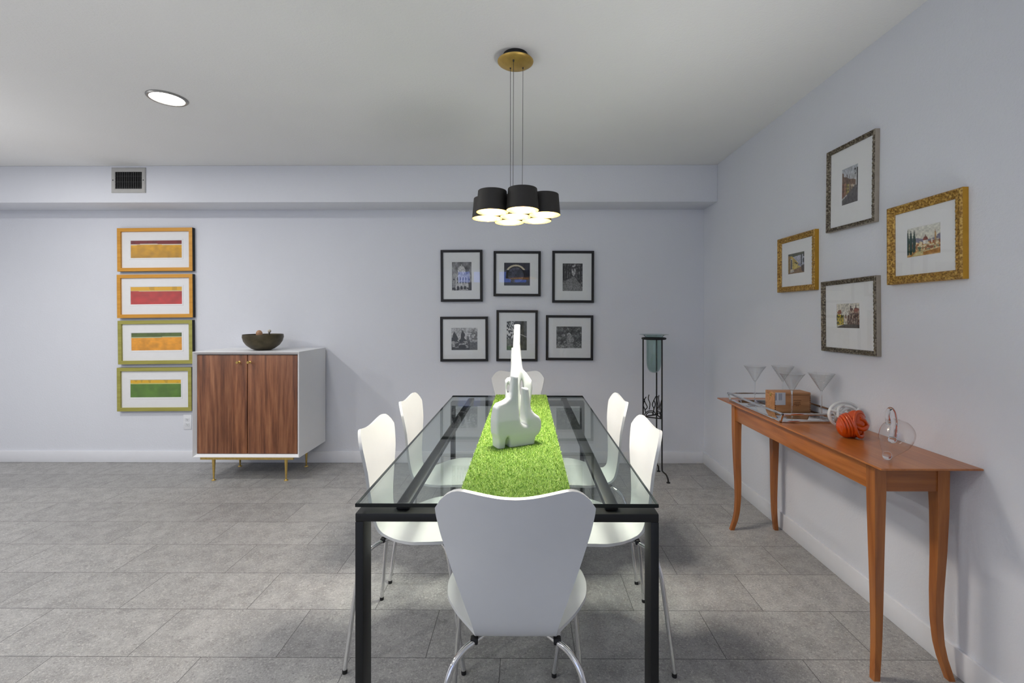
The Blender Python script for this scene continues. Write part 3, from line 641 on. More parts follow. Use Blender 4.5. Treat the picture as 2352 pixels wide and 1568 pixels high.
# ------------------------------------------------------------------ moulded plywood chairs
def chair_shell():
    path = spline([(.238, .446), (.222, .455), (.17, .463), (.09, .462), (0, .456), (-.06, .450), (-.100, .449), (-.126, .462), (-.140, .492), (-.150, .55), (-.166, .66), (-.186, .77), (-.204, .86)], 10) if False else None
    P2 = [Vector((0, y, z)) for y, z in ((.240, .445), (.222, .456), (.17, .464), (.09, .463), (0, .456), (-.055, .449), (-.092, .447), (-.118, .456), (-.136, .482), (-.148, .54), (-.163, .65), (-.182, .76), (-.203, .862))]
    pts = spline(P2, 10); L = [0]
    for a, b in zip(pts, pts[1:]): L.append(L[-1] + (b - a).length)
    tot = L[-1]; L = np.array(L); Y = np.array([q.y for q in pts]); Z = np.array([q.z for q in pts])
    def cen(s): return np.interp(s, L, Y), np.interp(s, L, Z)
    sw = L[6 * 10 + 6]                   # narrow waist, low in the bend
    def half(s):                         # half width along the shell
        if s < sw:
            q = s / sw; w = np.interp(q, [0, .12, .28, .45, .62, .78, .9, 1], [.165, .190, .208, .214, .205, .170, .132, .104])
        else:
            q = (s - sw) / (tot - sw); w = np.interp(q, [0, .12, .3, .5, .7, .84, .93, 1], [.104, .110, .136, .166, .192, .204, .203, .198])
        return float(w)
    NS, NTT = 72, 28
    sm = [half(tot * i / NS) for i in range(NS + 1)]
    for _ in range(3): sm = [sm[0]] + [(sm[i - 1] + 2 * sm[i] + sm[i + 1]) / 4 for i in range(1, NS)] + [sm[-1]]
    hw = lambda s: float(np.interp(s, np.linspace(0, tot, NS + 1), sm))
    grid = []
    for i in range(NS + 1):
        row = []
        for j in range(NTT + 1):
            tt = -1 + 2 * j / NTT; u = i / NS
            # outline: front edge bows forward, top edge has two ears and a dip
            s = u * tot
            fr = .075 * (1 - abs(tt) ** 2.6); s0 = .085 - fr - .010
            dip = .017 * math.cos(tt * math.pi / 2 * 1.18) ** 2 if abs(tt) < .84 else 0
            er = .060 * max(0, (abs(tt) - .62) / .38) ** 2.6
            s1 = tot - dip - er
            s = s0 + (s1 - s0) * u if u > 0 else s0
            w = hw(s); x = tt * w
            y, z = cen(s); y2, z2 = cen(min(s + .004, tot)); y1_, z1_ = cen(max(s - .004, 0))
            tn = Vector((0, y2 - y1_, z2 - z1_)).normalized(); nm = Vector((0, -tn.z, tn.y))  # towards the sitter
            if nm.z < 0 and abs(tn.y) > .5: nm = -nm
            if nm.y < 0 and abs(tn.z) > .7: nm = -nm
            up = max(0, (s - sw) / (tot - sw)); dn = max(0, 1 - s / sw)
            curl = (.030 * min(1, up * 1.6) + .010 * min(1, dn * 2) * (1 - dn * .7)) * (x / .2) ** 2
            q = Vector((x, y, z)) + nm * curl
            row.append((q, nm))
        grid.append(row)
    # true normals from the grid
    mb = MB(); T = .0055; n1, n2 = NS + 1, NTT + 1
    Nn = []
    for i in range(n1):
        for j in range(n2):
            a = grid[min(i + 1, NS)][j][0] - grid[max(i - 1, 0)][j][0]; b = grid[i][min(j + 1, NTT)][0] - grid[i][max(j - 1, 0)][0]
            n = b.cross(a); n = n.normalized() if n.length > 1e-9 else grid[i][j][1]
            Nn.append(n)
    top = [grid[i][j][0] + Nn[i * n2 + j] * T for i in range(n1) for j in range(n2)]
    bot = [grid[i][j][0] - Nn[i * n2 + j] * T for i in range(n1) for j in range(n2)]
    fs = []; o = n1 * n2
    for i in range(NS):
        for j in range(NTT):
            a, b, c, d = i * n2 + j, i * n2 + j + 1, (i + 1) * n2 + j + 1, (i + 1) * n2 + j
            fs += [(a, b, c, d), (o + d, o + c, o + b, o + a)]
    rim = [j for j in range(n2)] + [i * n2 + NTT for i in range(1, n1)] + [NS * n2 + j for j in range(NTT - 1, -1, -1)] + [i * n2 for i in range(NS - 1, 0, -1)]
    m = len(rim)
    for k in range(m): fs.append((rim[(k + 1) % m], rim[k], o + rim[k], o + rim[(k + 1) % m]))
    return mb.add(top + bot, fs)
CH_LABEL = {}
ch = thing('dining_chair', '', 'chair', (0, 0, 0), (0, 0, 0), 'white chairs round the dining table')
chair_shell().build('seat_shell', M['white_ply'], ch, ang=50)
MB().box((-.075, -.065, .434), (.075, .085, .446), .004).build('seat_mount', M['black_metal'], ch)
for sx in (-1, 1):
    for rear in (True, False):
        if rear: k = [(.03, -.02, .433), (.07, -.062, .431), (.108, -.105, .429), (.138, -.135, .422), (.160, -.158, .402), (.173, -.172, .368), (.182, -.181, .32), (.200, -.199, .16), (.215, -.215, .012)]
        else: k = [(.03, .03, .436), (.08, .07, .440), (.13, .112, .442), (.160, .138, .436), (.176, .153, .414), (.184, .162, .375), (.190, .170, .32), (.204, .194, .16), (.217, .217, .012)]
        lg = MB().tube([(sx * q.x, q.y, q.z) for q in spline(k, 6)], .0083, 14).build('leg', M['chrome'], ch, ang=60)
        fx_, fy_ = k[-1][0] * sx, k[-1][1]
        MB().tube([(fx_, fy_, 0), (fx_, fy_, .005), (fx_ * .999, fy_ * .999, .014)], [.0085, .0092, .0089], 14).build('foot_cap', M['rubber'], lg)
        c = k[3] if rear else k[2]
        zz = .437 if rear else .449
        MB().box((sx * c[0] * .80 - .010, c[1] * .80 - .009, zz - .013), (sx * c[0] * .80 + .010, c[1] * .80 + .009, zz + .004), .003).build('bumper', M['rubber'], ch)
seats = [((-.027, 1.338), 0, 'white moulded chair nearest the viewer, at the near head of the table'),
         ((-.062, 3.40), 180, 'white moulded chair at the far end of the glass table, below the black framed photographs'),
         ((-.442, 1.885), -90, 'nearer white chair on the side of the table towards the walnut cabinet'),
         ((-.442, 2.445), -90, 'farther white chair on the side of the table towards the walnut cabinet'),
         ((.318, 1.875), 90, 'nearer white chair on the side of the table towards the wooden console'),
         ((.318, 2.445), 90, 'farther white chair on the console side, in front of the iron vase stand')]
for i, ((x, y), a, lab) in enumerate(seats):
    if i == 0: ch.location = (x, y, 0); ch['label'] = lab
    else: dup(ch, (x, y, 0), (0, 0, R(a)), lab)

# ------------------------------------------------------------------ sculptures on the runner
M['ceramic'] = pmat('white_ceramic', lin(204, 208, 208), .35, var=.006, Coat_Weight=.3, Coat_Roughness=.25)
SZ = TZ + .0053
def poly_sd(P, U, V):
    """signed distance to a closed outline"""
    d = np.full(U.shape, 1e9); ins = np.zeros(U.shape, bool); n = len(P)
    for i in range(n):
        (ax, ay), (bx, by) = P[i], P[(i + 1) % n]
        ex, ey = bx - ax, by - ay; t = np.clip(((U - ax) * ex + (V - ay) * ey) / (ex * ex + ey * ey + 1e-12), 0, 1)
        d = np.minimum(d, np.hypot(U - ax - t * ex, V - ay - t * ey))
        if ay != by: ins ^= ((ay > V) != (by > V)) & (U < ex * (V - ay) / ey + ax)
    return np.where(ins, -d, d)
def surface(F, org, st):
    """closed surface where the field F changes sign"""
    nx, ny, nz = F.shape; S = F < 0
    c = S[:-1, :-1, :-1].astype(int)
    for dx in (0, 1):
        for dy in (0, 1):
            for dz in (0, 1):
                if dx + dy + dz: c = c + S[dx:nx - 1 + dx, dy:ny - 1 + dy, dz:nz - 1 + dz]
    act = (c > 0) & (c < 8); idx = -np.ones(act.shape, int); cells = np.argwhere(act); idx[act] = np.arange(len(cells))
    acc = np.zeros((len(cells), 3)); cnt = np.zeros(len(cells)); I, J, K = cells.T
    for a in range(3):
        for o1 in (0, 1):
            for o2 in (0, 1):
                o = [0, 0, 0]; b = [i for i in range(3) if i != a]; o[b[0]], o[b[1]] = o1, o2; e = list(o); e[a] = 1
                f0 = F[I + o[0], J + o[1], K + o[2]]; f1_ = F[I + e[0], J + e[1], K + e[2]]; m = (f0 < 0) != (f1_ < 0)
                t = np.where(m, f0 / np.where(m, f0 - f1_, 1), 0); p = np.tile(np.array(o, float), (len(cells), 1)); p[:, a] += t
                acc += p * m[:, None]; cnt += m
    V = (cells + acc / cnt[:, None]) * st + np.array(org); Q = []
    for a in range(3):
        b, d = [(1, 2), (2, 0), (0, 1)][a]
        sl0 = [slice(1, -1)] * 3; sl1 = [slice(1, -1)] * 3; sl0[a] = slice(0, -1); sl1[a] = slice(1, None)
        A, B = S[tuple(sl0)], S[tuple(sl1)]; g = np.argwhere(A != B); off = np.array([1, 1, 1]); off[a] = 0; g2 = g + off
        eb = np.eye(3, dtype=int)[b]; ed = np.eye(3, dtype=int)[d]
        q = [idx[tuple((g2 - eb - ed).T)], idx[tuple((g2 - ed).T)], idx[tuple(g2.T)], idx[tuple((g2 - eb).T)]]
        q = np.stack(q, 1); fl = A[tuple(g.T)]; q = np.where(fl[:, None], q, q[:, ::-1]); Q.append(q)
    return V, np.concatenate(Q)
def blob(name, lab, layers, loc, rz, zmax, half_u, st=.0028, rnd=.013, blur=2):
    us = np.arange(-half_u, half_u, st); ys = np.arange(-.075, .085, st); zs = np.arange(-.012, zmax, st)
    U, Z = np.meshgrid(us, zs, indexing='ij'); Fm = None
    for poly, holes, yo, hz in layers:
        d2 = poly_sd(poly, U, Z)
        for hu, hv, ru, rv in holes:
            d2 = np.maximum(d2, -(np.hypot((U - hu) / ru, (Z - hv) / rv) - 1) * min(ru, rv))
        h = np.interp(Z, *hz); a = d2[:, None, :] + rnd; b = np.abs(ys[None, :, None] - yo) - h[:, None, :] + rnd
        f = np.minimum(np.maximum(a, b), 0) + np.hypot(np.maximum(a, 0), np.maximum(b, 0)) - rnd
        Fm = f if Fm is None else np.minimum(Fm, f)
    for _ in range(blur):
        for ax in range(3): Fm = (np.roll(Fm, 1, ax) + 2 * Fm + np.roll(Fm, -1, ax)) / 4
    Fm = np.maximum(Fm, -zs[None, None, :])          # flat underside
    V, Q = surface(Fm, (us[0], ys[0], zs[0]), st)
    o = MB().add(V, Q.tolist()).build(name, M['ceramic'], None, loc=loc, rot=(0, 0, rz), ang=70)
    return tag(o, lab, 'sculpture', 'white ceramic sculptures on the runner')
k1 = 3.60e-4 / math.cos(R(28))
def f1(cx, cy): base = 1497 - .162 * (cx - 230); return ((cx - 425) * k1, (base - cy) * 3.62e-4)
A = [(370, 660), (438, 660), (436, 850), (432, 1000), (430, 1120), (442, 1190), (470, 1222), (515, 1222), (500, 1180), (496, 1000), (492, 792), (558, 792), (568, 950), (578, 1040), (610, 1078), (660, 1112), (684, 1160), (684, 1240), (655, 1315), (616, 1352), (607, 1400), (607, 1500), (480, 1530), (310, 1560), (310, 1395), (298, 1366), (286, 1366), (272, 1400), (268, 1440), (268, 1560), (184, 1560), (184, 1395), (166, 1340), (162, 1200), (174, 1050), (198, 1005), (280, 962), (328, 920), (348, 860), (360, 770)]
blob('abstract_sculpture', 'shorter white sculpture with two stubby necks at the front of the runner', [([f1(*q) for q in A], [], 0, ([0, .05, .11, .17, .22, .30], [.034, .038, .036, .024, .018, .015]))], (-.041, 1.955, SZ), R(28), .325, .14, rnd=.0115)
k2 = 4.29e-4
def f2(cx, cy): return ((cx - 450) * k2, (1224 - cy) * k2)
B = [(408, 60), (480, 60), (478, 300), (490, 440), (503, 560), (512, 590), (560, 640), (612, 715), (616, 800), (602, 920), (588, 1060), (582, 1290), (470, 1290), (470, 1150), (455, 1115), (430, 1115), (415, 1150), (415, 1290), (320, 1290), (310, 1060), (300, 900), (300, 720), (328, 688), (358, 690), (362, 640), (376, 480), (390, 380)]
B2 = [(380, 340), (422, 340), (432, 520), (430, 760), (370, 760), (372, 500)]
ho = lambda cx, cy, a, b: (*f2(cx, cy), a * k2, b * k2)
blob('abstract_sculpture', 'taller white sculpture with one long slender neck, behind the shorter one',
     [([f2(*q) for q in B], [ho(494, 800, 20, 100), ho(336, 805, 16, 56)], 0, ([0, .08, .20, .27, .34, .5], [.036, .040, .038, .030, .020, .016])),
      ([f2(*q) for q in B2], [], .048, ([0, .2, .3, .4], [.026, .026, .018, .013]))], (-.041, 2.33, SZ), R(4), .525, .085, rnd=.012)
# ------------------------------------------------------------------ walnut and white cabinet
M['walnut'] = wood_mat('walnut', lin(86, 50, 33), lin(132, 83, 56), lin(166, 114, 80), 'Z', .118, .4, .6)
M['white_lacquer'] = pmat('white_lacquer', lin(232, 233, 234), .38, var=.008)
M['brass'] = pmat('brushed_brass', lin(222, 190, 112), .3, .9, var=.12, scale=60)
CZ0, CZ1 = .184, 1.012
CY0 = onZ(491, 1102.6, 0).y - .045; CY1 = BACK - .02
CX0, CX1 = onY(441.3, 900, CY0).x, onY(687, 900, CY0).x
CZ1 = onY(687.6, 807.9, CY0).z; CZ0 = onY(684.8, 1051, CY0).z
cb = thing('cabinet', 'white cabinet with two walnut doors on slender brass legs against the back wall', 'cabinet', ((CX0 + CX1) / 2, (CY0 + CY1) / 2, 0))
hx, hy = (CX1 - CX0) / 2, (CY1 - CY0) / 2; T = .022; rec = .022
b = MB()
o4 = [(-hx, CZ0), (hx, CZ0), (hx, CZ1), (-hx, CZ1)]; i4 = [(-hx + T, CZ0 + T), (hx - T, CZ0 + T), (hx - T, CZ1 - T), (-hx + T, CZ1 - T)]; c4 = [(-hx + .003, CZ0 + .003), (hx - .003, CZ0 + .003), (hx - .003, CZ1 - .003), (-hx + .003, CZ1 - .003)]
vs = [(x, hy, z) for x, z in o4] + [(x, -hy + .003, z) for x, z in o4] + [(x, -hy, z) for x, z in c4] + [(x, -hy + rec, z) for x, z in i4] + [(x, hy - .02, z) for x, z in i4]
fs = [(0, 1, 2, 3)] + [(k * 4 + (i + 1) % 4, k * 4 + i, k * 4 + 4 + i, k * 4 + 4 + (i + 1) % 4) for k in range(4) for i in range(4)] + [(19, 18, 17, 16)]
b.add(vs, fs); b.build('body', M['white_lacquer'], cb, ang=20)
dx0, dx1 = -hx + T + .003, hx - T - .003; mid = dx0 + (dx1 - dx0) * (566 - 447.5) / (683.5 - 447.5)
for k, (a, c) in enumerate(((dx0, mid - .0032), (mid + .0032, dx1))):
    d = MB().box((a, -hy + rec - .002, CZ0 + T + .004), (c, -hy + rec + .016, CZ1 - T - .005), .0012).build('door', M['walnut'], cb)
    kx = mid + (-.062 if k == 0 else .022); kz = onY(548, 832, CY0).z
    MB().lathe([(0, 0), (.009, 0), (.009, .002), (.0042, .004), (.0042, .022), (.009, .024), (.0105, .027), (.0105, .031), (.009, .033), (0, .0333)], 24).build('knob', M['brass'], d, loc=(kx, -hy + rec - .002, kz), rot=(R(90), 0, 0))
fzt = CZ0; lx0, lx1 = -hx + .055, hx - .055 - .02
lx0 = onZ(491, 1102.6, 0).x - (CX0 + CX1) / 2; lx1 = onZ(656.5, 1103.4, 0).x - (CX0 + CX1) / 2
ly0 = onZ(491, 1102.6, 0).y - (CY0 + CY1) / 2; ly1 = onZ(547.8, 1070.5, 0).y - (CY0 + CY1) / 2
ra = MB()
MB().box((lx0 - .10, ly0 - .011, fzt - .027), (lx1 + .06, ly0 + .011, fzt), .001).build('base_rail', M['brass'], cb)
MB().box((lx0 - .10, ly1 - .011, fzt - .027), (lx1 + .06, ly1 + .011, fzt), .001).build('base_rail', M['brass'], cb)
for x in (lx0, lx1):
    for y in (ly0, ly1):
        l = MB().lathe([(0, 0), (.0125, 0), (.0125, -.012), (.0058, -(fzt - .016) + .012), (.0052, -(fzt - .016) + .010), (0, -(fzt - .016) + .010)], 20).build('leg', M['brass'], cb, loc=(x, y, fzt - .016))
        MB().lathe([(0, .012), (.005, .012), (.007, .009), (.014, .006), (.0155, .003), (.0155, 0), (0, 0)], 24).build('foot_glide', M['brass'], l, loc=(0, 0, -(fzt - .016)))
# bowl and what lies in it
M['bronze'] = pmat('hammered_bronze', lin(82, 74, 56), .42, .55, var=.3, scale=18, bump=.3, bscale=60)
bc = onZ(604.5, 802.7, CZ1 + .002); bx, by = bc.x, min(bc.y, CY1 - .16)
bx = onY(604.5, 790, by).x; br = 42.5 * by / F
bo = MB().lathe([(0, .004), (.055, .0), (.085, .012), (br * .80, .040), (br * .94, .072), (br, .105), (br * .985, .128), (br * .955, .128), (br * .945, .105), (br * .88, .070), (br * .72, .042), (.07, .02), (0, .012)], 64).build('bowl', M['bronze'], loc=(bx, by, CZ1))
tag(bo, 'dark hammered bronze bowl standing on the white cabinet', 'bowl')
M['wood_egg'] = pmat('pale_turned_wood', lin(176, 134, 100), .5, var=.12, scale=25)
ex_ = onY(595.5, 762, by).x
eg = MB().lathe([(q.x, q.y) for q in spline([(.0001, 0, 0), (.009, .001, 0), (.012, .02, 0), (.012, .06, 0), (.017, .085, 0), (.0235, .105, 0), (.0225, .126, 0), (.013, .141, 0), (.0001, .1455, 0)], 6)], 28).build('wooden_striker', M['wood_egg'], loc=(ex_ + .012, by - .004, CZ1 + .017), rot=(0, R(-5), 0)); tag(eg, 'pale brown egg-ended wooden striker showing over the rim of the bronze bowl', 'striker')
mm = thing('mallet', 'small dark mallet with a pale round head sticking out of the bowl', 'mallet', (onY(617, 770, by).x - .004, by - .01, CZ1 + .026), (R(-6), R(4), 0))
M['dark_wood'] = pmat('dark_stained_wood', lin(58, 50, 40), .5, var=.2)
M['felt'] = pmat('pale_felt', lin(196, 186, 170), .9)
MB().tube([(0, 0, 0), (0, 0, .115)], .006, 12).build('handle', M['dark_wood'], mm)
MB().ball((0, 0, .128), (.0125, .0125, .014)).build('head', M['felt'], mm)

# ------------------------------------------------------------------ wall outlet and air vent
M['outlet'] = pmat('white_plastic', lin(226, 227, 230), .4, var=.01); M['slot'] = pmat('dark_slot', lin(40, 40, 42), .7)
oa, ob = onY(421, 951.5, BACK - .006), onY(440.5, 986, BACK - .006)
ow, oh = .072, (oa.z - ob.z)
ot = thing('wall_outlet', 'white double wall outlet low on the wall beside the cabinet', 'outlet', (oa.x + ow / 2, BACK, (oa.z + ob.z) / 2))
pl = MB().box((-ow / 2, -.006, -oh / 2), (ow / 2, 0, oh / 2), .003).build('cover_plate', M['outlet'], ot)
for sz in (-1, 1):
    so = MB().box((-.017, -.0085, sz * .022 - .014), (.017, -.005, sz * .022 + .014), .004).build('socket', M['outlet'], ot)
    MB().box((-.008, -.0095, sz * .022 - .001), (-.0055, -.008, sz * .022 + .008)).box((.0055, -.0095, sz * .022 - .001), (.008, -.008, sz * .022 + .007)).box((-.002, -.0095, sz * .022 - .009), (.002, -.008, sz * .022 - .005)).build('slots', M['slot'], so)
va, vb = onY(257, 385.5, SOF_Y), onY(335.5, 443, SOF_Y)
vw, vh = (vb.x - va.x) / 2, (va.z - vb.z) / 2
ve = thing('air_vent', 'grey louvred air vent on the ceiling bulkhead', 'vent', ((va.x + vb.x) / 2, SOF_Y, (va.z + vb.z) / 2))
M['vent'] = pmat('vent_paint', lin(176, 175, 172), .5, var=.03); M['vent_dark'] = pmat('vent_cavity', lin(18, 18, 19), .8)
M['vent_slat'] = pmat('vent_slat_steel', lin(112, 112, 112), .5, .3)
iw, ih = vw * .78, vh * .67; f = MB(); dep = .009
cor = [(-1, -1), (1, -1), (1, 1), (-1, 1)]
ri = [[(sx * vw, 0, sz * vh) for sx, sz in cor], [(sx * vw, -dep * .5, sz * vh) for sx, sz in cor], [(sx * (vw - .006), -dep, sz * (vh - .006)) for sx, sz in cor], [(sx * (iw + .008), -dep, sz * (ih + .008)) for sx, sz in cor], [(sx * iw, -dep * .6, sz * ih) for sx, sz in cor], [(sx * iw, 0, sz * ih) for sx, sz in cor]]
f.add(sum(ri, []), [(k * 4 + i, k * 4 + (i + 1) % 4, k * 4 + 4 + (i + 1) % 4, k * 4 + 4 + i) for k in range(5) for i in range(4)])
f.build('frame', M['vent'], ve, ang=20)
MB().box((-iw, -.0008, -ih), (iw, -.0003, ih)).build('cavity', M['vent_dark'], ve, smooth=False)
for k in range(6):
    z = -ih + (k + .5) * 2 * ih / 6
    MB().box((-iw, -.0025, z - .004), (iw, -.0012, z + .004)).build('rear_louvre', M['vent_dark'] if k % 2 else M['slot'], ve)
for k in range(12):
    x = -iw + (k + .35) * 2 * iw / 12
    MB().hexa([(x - .0035, -.0035, -ih), (x - .0025, -.0035, -ih), (x + .0022, -.008, -ih), (x + .0012, -.008, -ih), (x - .0035, -.0035, ih), (x - .0025, -.0035, ih), (x + .0022, -.008, ih), (x + .0012, -.008, ih)]).build('slat', M['vent_slat'], ve, smooth=False)
for s in (-1, 1): MB().lathe([(0, .0015), (.004, .001), (.005, 0)], 14).build('screw', M['slot'], ve, loc=(s * (iw + vw) / 2 * .995, -dep, 0), rot=(R(90), 0, 0))

# ------------------------------------------------------------------ pendant lamp
M['shade_out'] = pmat('shade_dark_bronze', lin(36, 34, 31), .6, .1, var=.08)
M['shade_in'] = pmat('shade_gold_inside', lin(214, 168, 74), .35, .7, var=.05)
M['gold_leaf'] = pmat('canopy_gold', lin(190, 158, 84), .42, .7, var=.25, scale=14)
M['lamp_warm'] = emit('lamp_diffuser', (1, .94, .85, 1), 235)
M['cable'] = pmat('steel_cable', lin(70, 70, 72), .4, .8)
LY = 2.17; pc = onY(1184, 498, LY); LXc = pc.x; LZ = pc.z
pe = thing('pendant_lamp', 'cluster pendant lamp of seven dark drum shades with gold insides over the table', 'pendant lamp', (LXc, LY, 0))
MB().lathe([(0, 0), (.058, 0), (.058, -.03), (0, -.03)], 40).build('canopy_box', M['black_metal'], pe, loc=(0, 0, CEIL))
ca = MB().lathe([(.0, -.055), (.03, -.0535), (.055, -.049), (.075, -.040), (.0835, -.034), (.0845, -.031), (.082, -.030), (0, -.030)], 56).build('canopy', M['gold_leaf'], pe, loc=(0, 0, CEIL))
HS = .096; Rr = .141
pos = [(0, 0)] + [(Rr * math.cos(R(a)), Rr * math.sin(R(a))) for a in (-76, -16, 44, 104, 164, 224)]
for x, y in pos:
    r0, r1, th = .0725, .0645, .0018
    s = MB(); s.lathe([(.012, HS), (r1 - .002, HS), (r1, HS - .002), (r0, 0)], 56, mi=0); s.lathe([(r0, 0), (r0 - th, 0), (r1 - th, HS - .004), (.012, HS - .003), (.012, HS)], 56, mi=1)
    so = s.build('shade', [M['shade_out'], M['shade_in']], pe, loc=(x, y, LZ), ang=40)
    MB().lathe([(0, .047), (.03, .046), (.045, .052), (.048, .062), (.03, .07), (0, .07)], 40).build('diffuser', M['lamp_warm'], so)
    MB().tube([(0, 0, .069), (0, 0, HS - .002)], .012, 20).build('socket', M['black_metal'], so)
for (x0, y0), (x1, y1) in (((-.024, .012), (-.024, .012)), ((-.008, -.05), (-.010, -.04)), ((.035, .012), (.032, .0))):
    zt = CEIL - .048
    MB().tube([(x1 + .0, y1, LZ + HS - .002), (x0, y0, zt)], .0011, 8).build('cable', M['cable'], pe)
    MB().lathe([(0, -.008), (.003, -.008), (.004, 0), (0, .004)], 14).build('cable_gripper', M['cable'], pe, loc=(x0, y0, zt - .002))
# ------------------------------------------------------------------ console table
M['cherry'] = wood_mat('cherry_y', lin(148, 84, 36), lin(170, 100, 44), lin(186, 116, 56), 'Y', rough=.3, gs=.7, coat=.25)
M['cherry_v'] = wood_mat('cherry_z', lin(140, 80, 34), lin(160, 95, 42), lin(176, 110, 52), 'Z', rough=.35, gs=.7, coat=.15)
M['cherry_x'] = wood_mat('cherry_x', lin(140, 80, 34), lin(158, 93, 41), lin(174, 108, 50), 'X', rough=.35, gs=.7, coat=.15)
KZ = .775
ka = onZ(2014.6, 1076.4, KZ); kb = onZ(1652.6, 912.8, KZ)
KX0 = (ka.x + kb.x) / 2; KX1 = RX - .004; KY0, KY1 = ka.y, kb.y
kc = ((KX0 + KX1) / 2, (KY0 + KY1) / 2)
ct = thing('console_table', 'reddish wooden console table with curved legs along the right wall', 'console table', (kc[0], kc[1], 0))
hx, hy = (KX1 - KX0) / 2, (KY1 - KY0) / 2
q = MB(); lo = [(-hx, -hy), (hx, -hy), (hx, hy), (-hx, hy)]; ins = lambda a: [(x - math.copysign(min(a, .05), x), y - math.copysign(a, y)) for x, y in lo]
rg = [[(x, y, KZ) for x, y in ins(.0015)], [(x, y, KZ - .0015) for x, y in lo], [(x, y, KZ - .006) for x, y in lo], [(x, y, KZ - .022) for x, y in ins(.045)]]
q.add(sum(rg, []), [(0, 1, 2, 3), (15, 14, 13, 12)] + [(k * 4 + (i + 1) % 4, k * 4 + i, k * 4 + 4 + i, k * 4 + 4 + (i + 1) % 4) for k in range(3) for i in range(4)])
q.build('top', M['cherry'], ct, smooth=False)
AZ1 = KZ - .022; AZ0 = AZ1 - .085
ly0, ly1 = -hy + .075, hy - .115; lx0, lx1 = 1.243 - kc[0], 1.512 - kc[0]
ly1 = 2.80 - kc[1]
for nm, lo_, hi_, m in (('apron', (lx0 + .004, ly0 + .02, AZ0), (lx0 + .022, ly1 - .02, AZ1), 'cherry'), ('apron', (lx1 - .022, ly0 + .02, AZ0), (lx1 - .004, ly1 - .02, AZ1), 'cherry'),
                        ('apron', (lx0 + .02, ly0 + .004, AZ0), (lx1 - .02, ly0 + .022, AZ1), 'cherry_x'), ('apron', (lx0 + .02, ly1 - .022, AZ0), (lx1 - .02, ly1 - .004, AZ1), 'cherry_x')):
    MB().box(lo_, hi_, .001).build(nm, M[m], ct)
for sx in (-1, 1):
    for sy in (-1, 1):
        ox = (lx0 if sx < 0 else lx1); oy = (ly0 if sy < 0 else ly1)
        zs = np.linspace(0, AZ1, 34); vs = []
        for z in zs:
            s = float(np.interp(z, [0, .2, .4, AZ0, AZ1], [.023, .028, .034, .043, .043]))
            d = float(np.interp(z, [0, .03, .07, .12, .2, .3, .45, .6, AZ1], [.010, .004, -.004, -.010, -.013, -.011, -.005, -.001, 0]))
            cx, cy = ox + sx * (d) - sx * s / 2, oy + sy * d - sy * s / 2; h = s / 2; c = .0015
            ring = [(-h, -h + c), (-h + c, -h), (h - c, -h), (h, -h + c), (h, h - c), (h - c, h), (-h + c, h), (-h, h - c)]
            vs += [(cx + a, cy + b_, z) for a, b_ in ring]
        n = len(zs); fs = [(i * 8 + k, i * 8 + (k + 1) % 8, i * 8 + 8 + (k + 1) % 8, i * 8 + 8 + k) for i in range(n - 1) for k in range(8)] + [tuple(range(7, -1, -1)), tuple((n - 1) * 8 + k for k in range(8))]
        MB().add(vs, fs).build('leg', M['cherry_v'], ct, ang=30)

# ------------------------------------------------------------------ mirrored tray
M['mirror'] = pmat('tray_mirror', (.86, .87, .87, 1), .02, 1, var=.01)
c0 = onZ(1790, 968.5, KZ + .004); c1 = onZ(1680, 920, KZ + .004)
tx0 = (c0.x + c1.x) / 2; tx1 = RX - .022; ty0, ty1 = c0.y, c1.y
tr = thing('serving_tray', 'chrome rimmed mirrored tray on the far half of the console', 'tray', ((tx0 + tx1) / 2, (ty0 + ty1) / 2, KZ))
hx, hy = (tx1 - tx0) / 2, (ty1 - ty0) / 2; rr = .0045; RH = .046; fl = .024
MB().box((-hx, -hy, .0015), (hx, hy, .006), .001).build('mirror_base', M['mirror'], tr)
for z, ax, ay, nm in ((.006, 0, 0, 'base_rim'), (RH, .003, fl, 'top_rail')):
    q = [(-hx - ax, -hy - ay), (hx + ax, -hy - ay), (hx + ax, hy + ay), (-hx - ax, hy + ay)]
    for k in range(4):
        a, b = q[k], q[(k + 1) % 4]
        d = Vector((b[0] - a[0], b[1] - a[1], 0)).normalized() * rr
        n = Vector((d.y, -d.x, 0)).normalized()
        x0, x1 = min(a[0], b[0]) - rr, max(a[0], b[0]) + rr; y0, y1 = min(a[1], b[1]) - rr, max(a[1], b[1]) + rr
        MB().box((x0, y0, z - (.0055 if z > .01 else .006)), (x1, y1, z + .0045), .002).build(nm, M['chrome'], tr)
for sx in (-1, 1):
    for sy in (-1, 1):
        x, y = sx * hx, sy * hy; x2, y2 = sx * (hx + .003), sy * (hy + fl)
        MB().hexa([(x - rr, y - rr, .006), (x + rr, y - rr, .006), (x + rr, y + rr, .006), (x - rr, y + rr, .006), (x2 - rr, y2 - rr, RH), (x2 + rr, y2 - rr, RH), (x2 + rr, y2 + rr, RH), (x2 - rr, y2 + rr, RH)]).build('corner_post', M['chrome'], tr)
TRZ = KZ + .0062

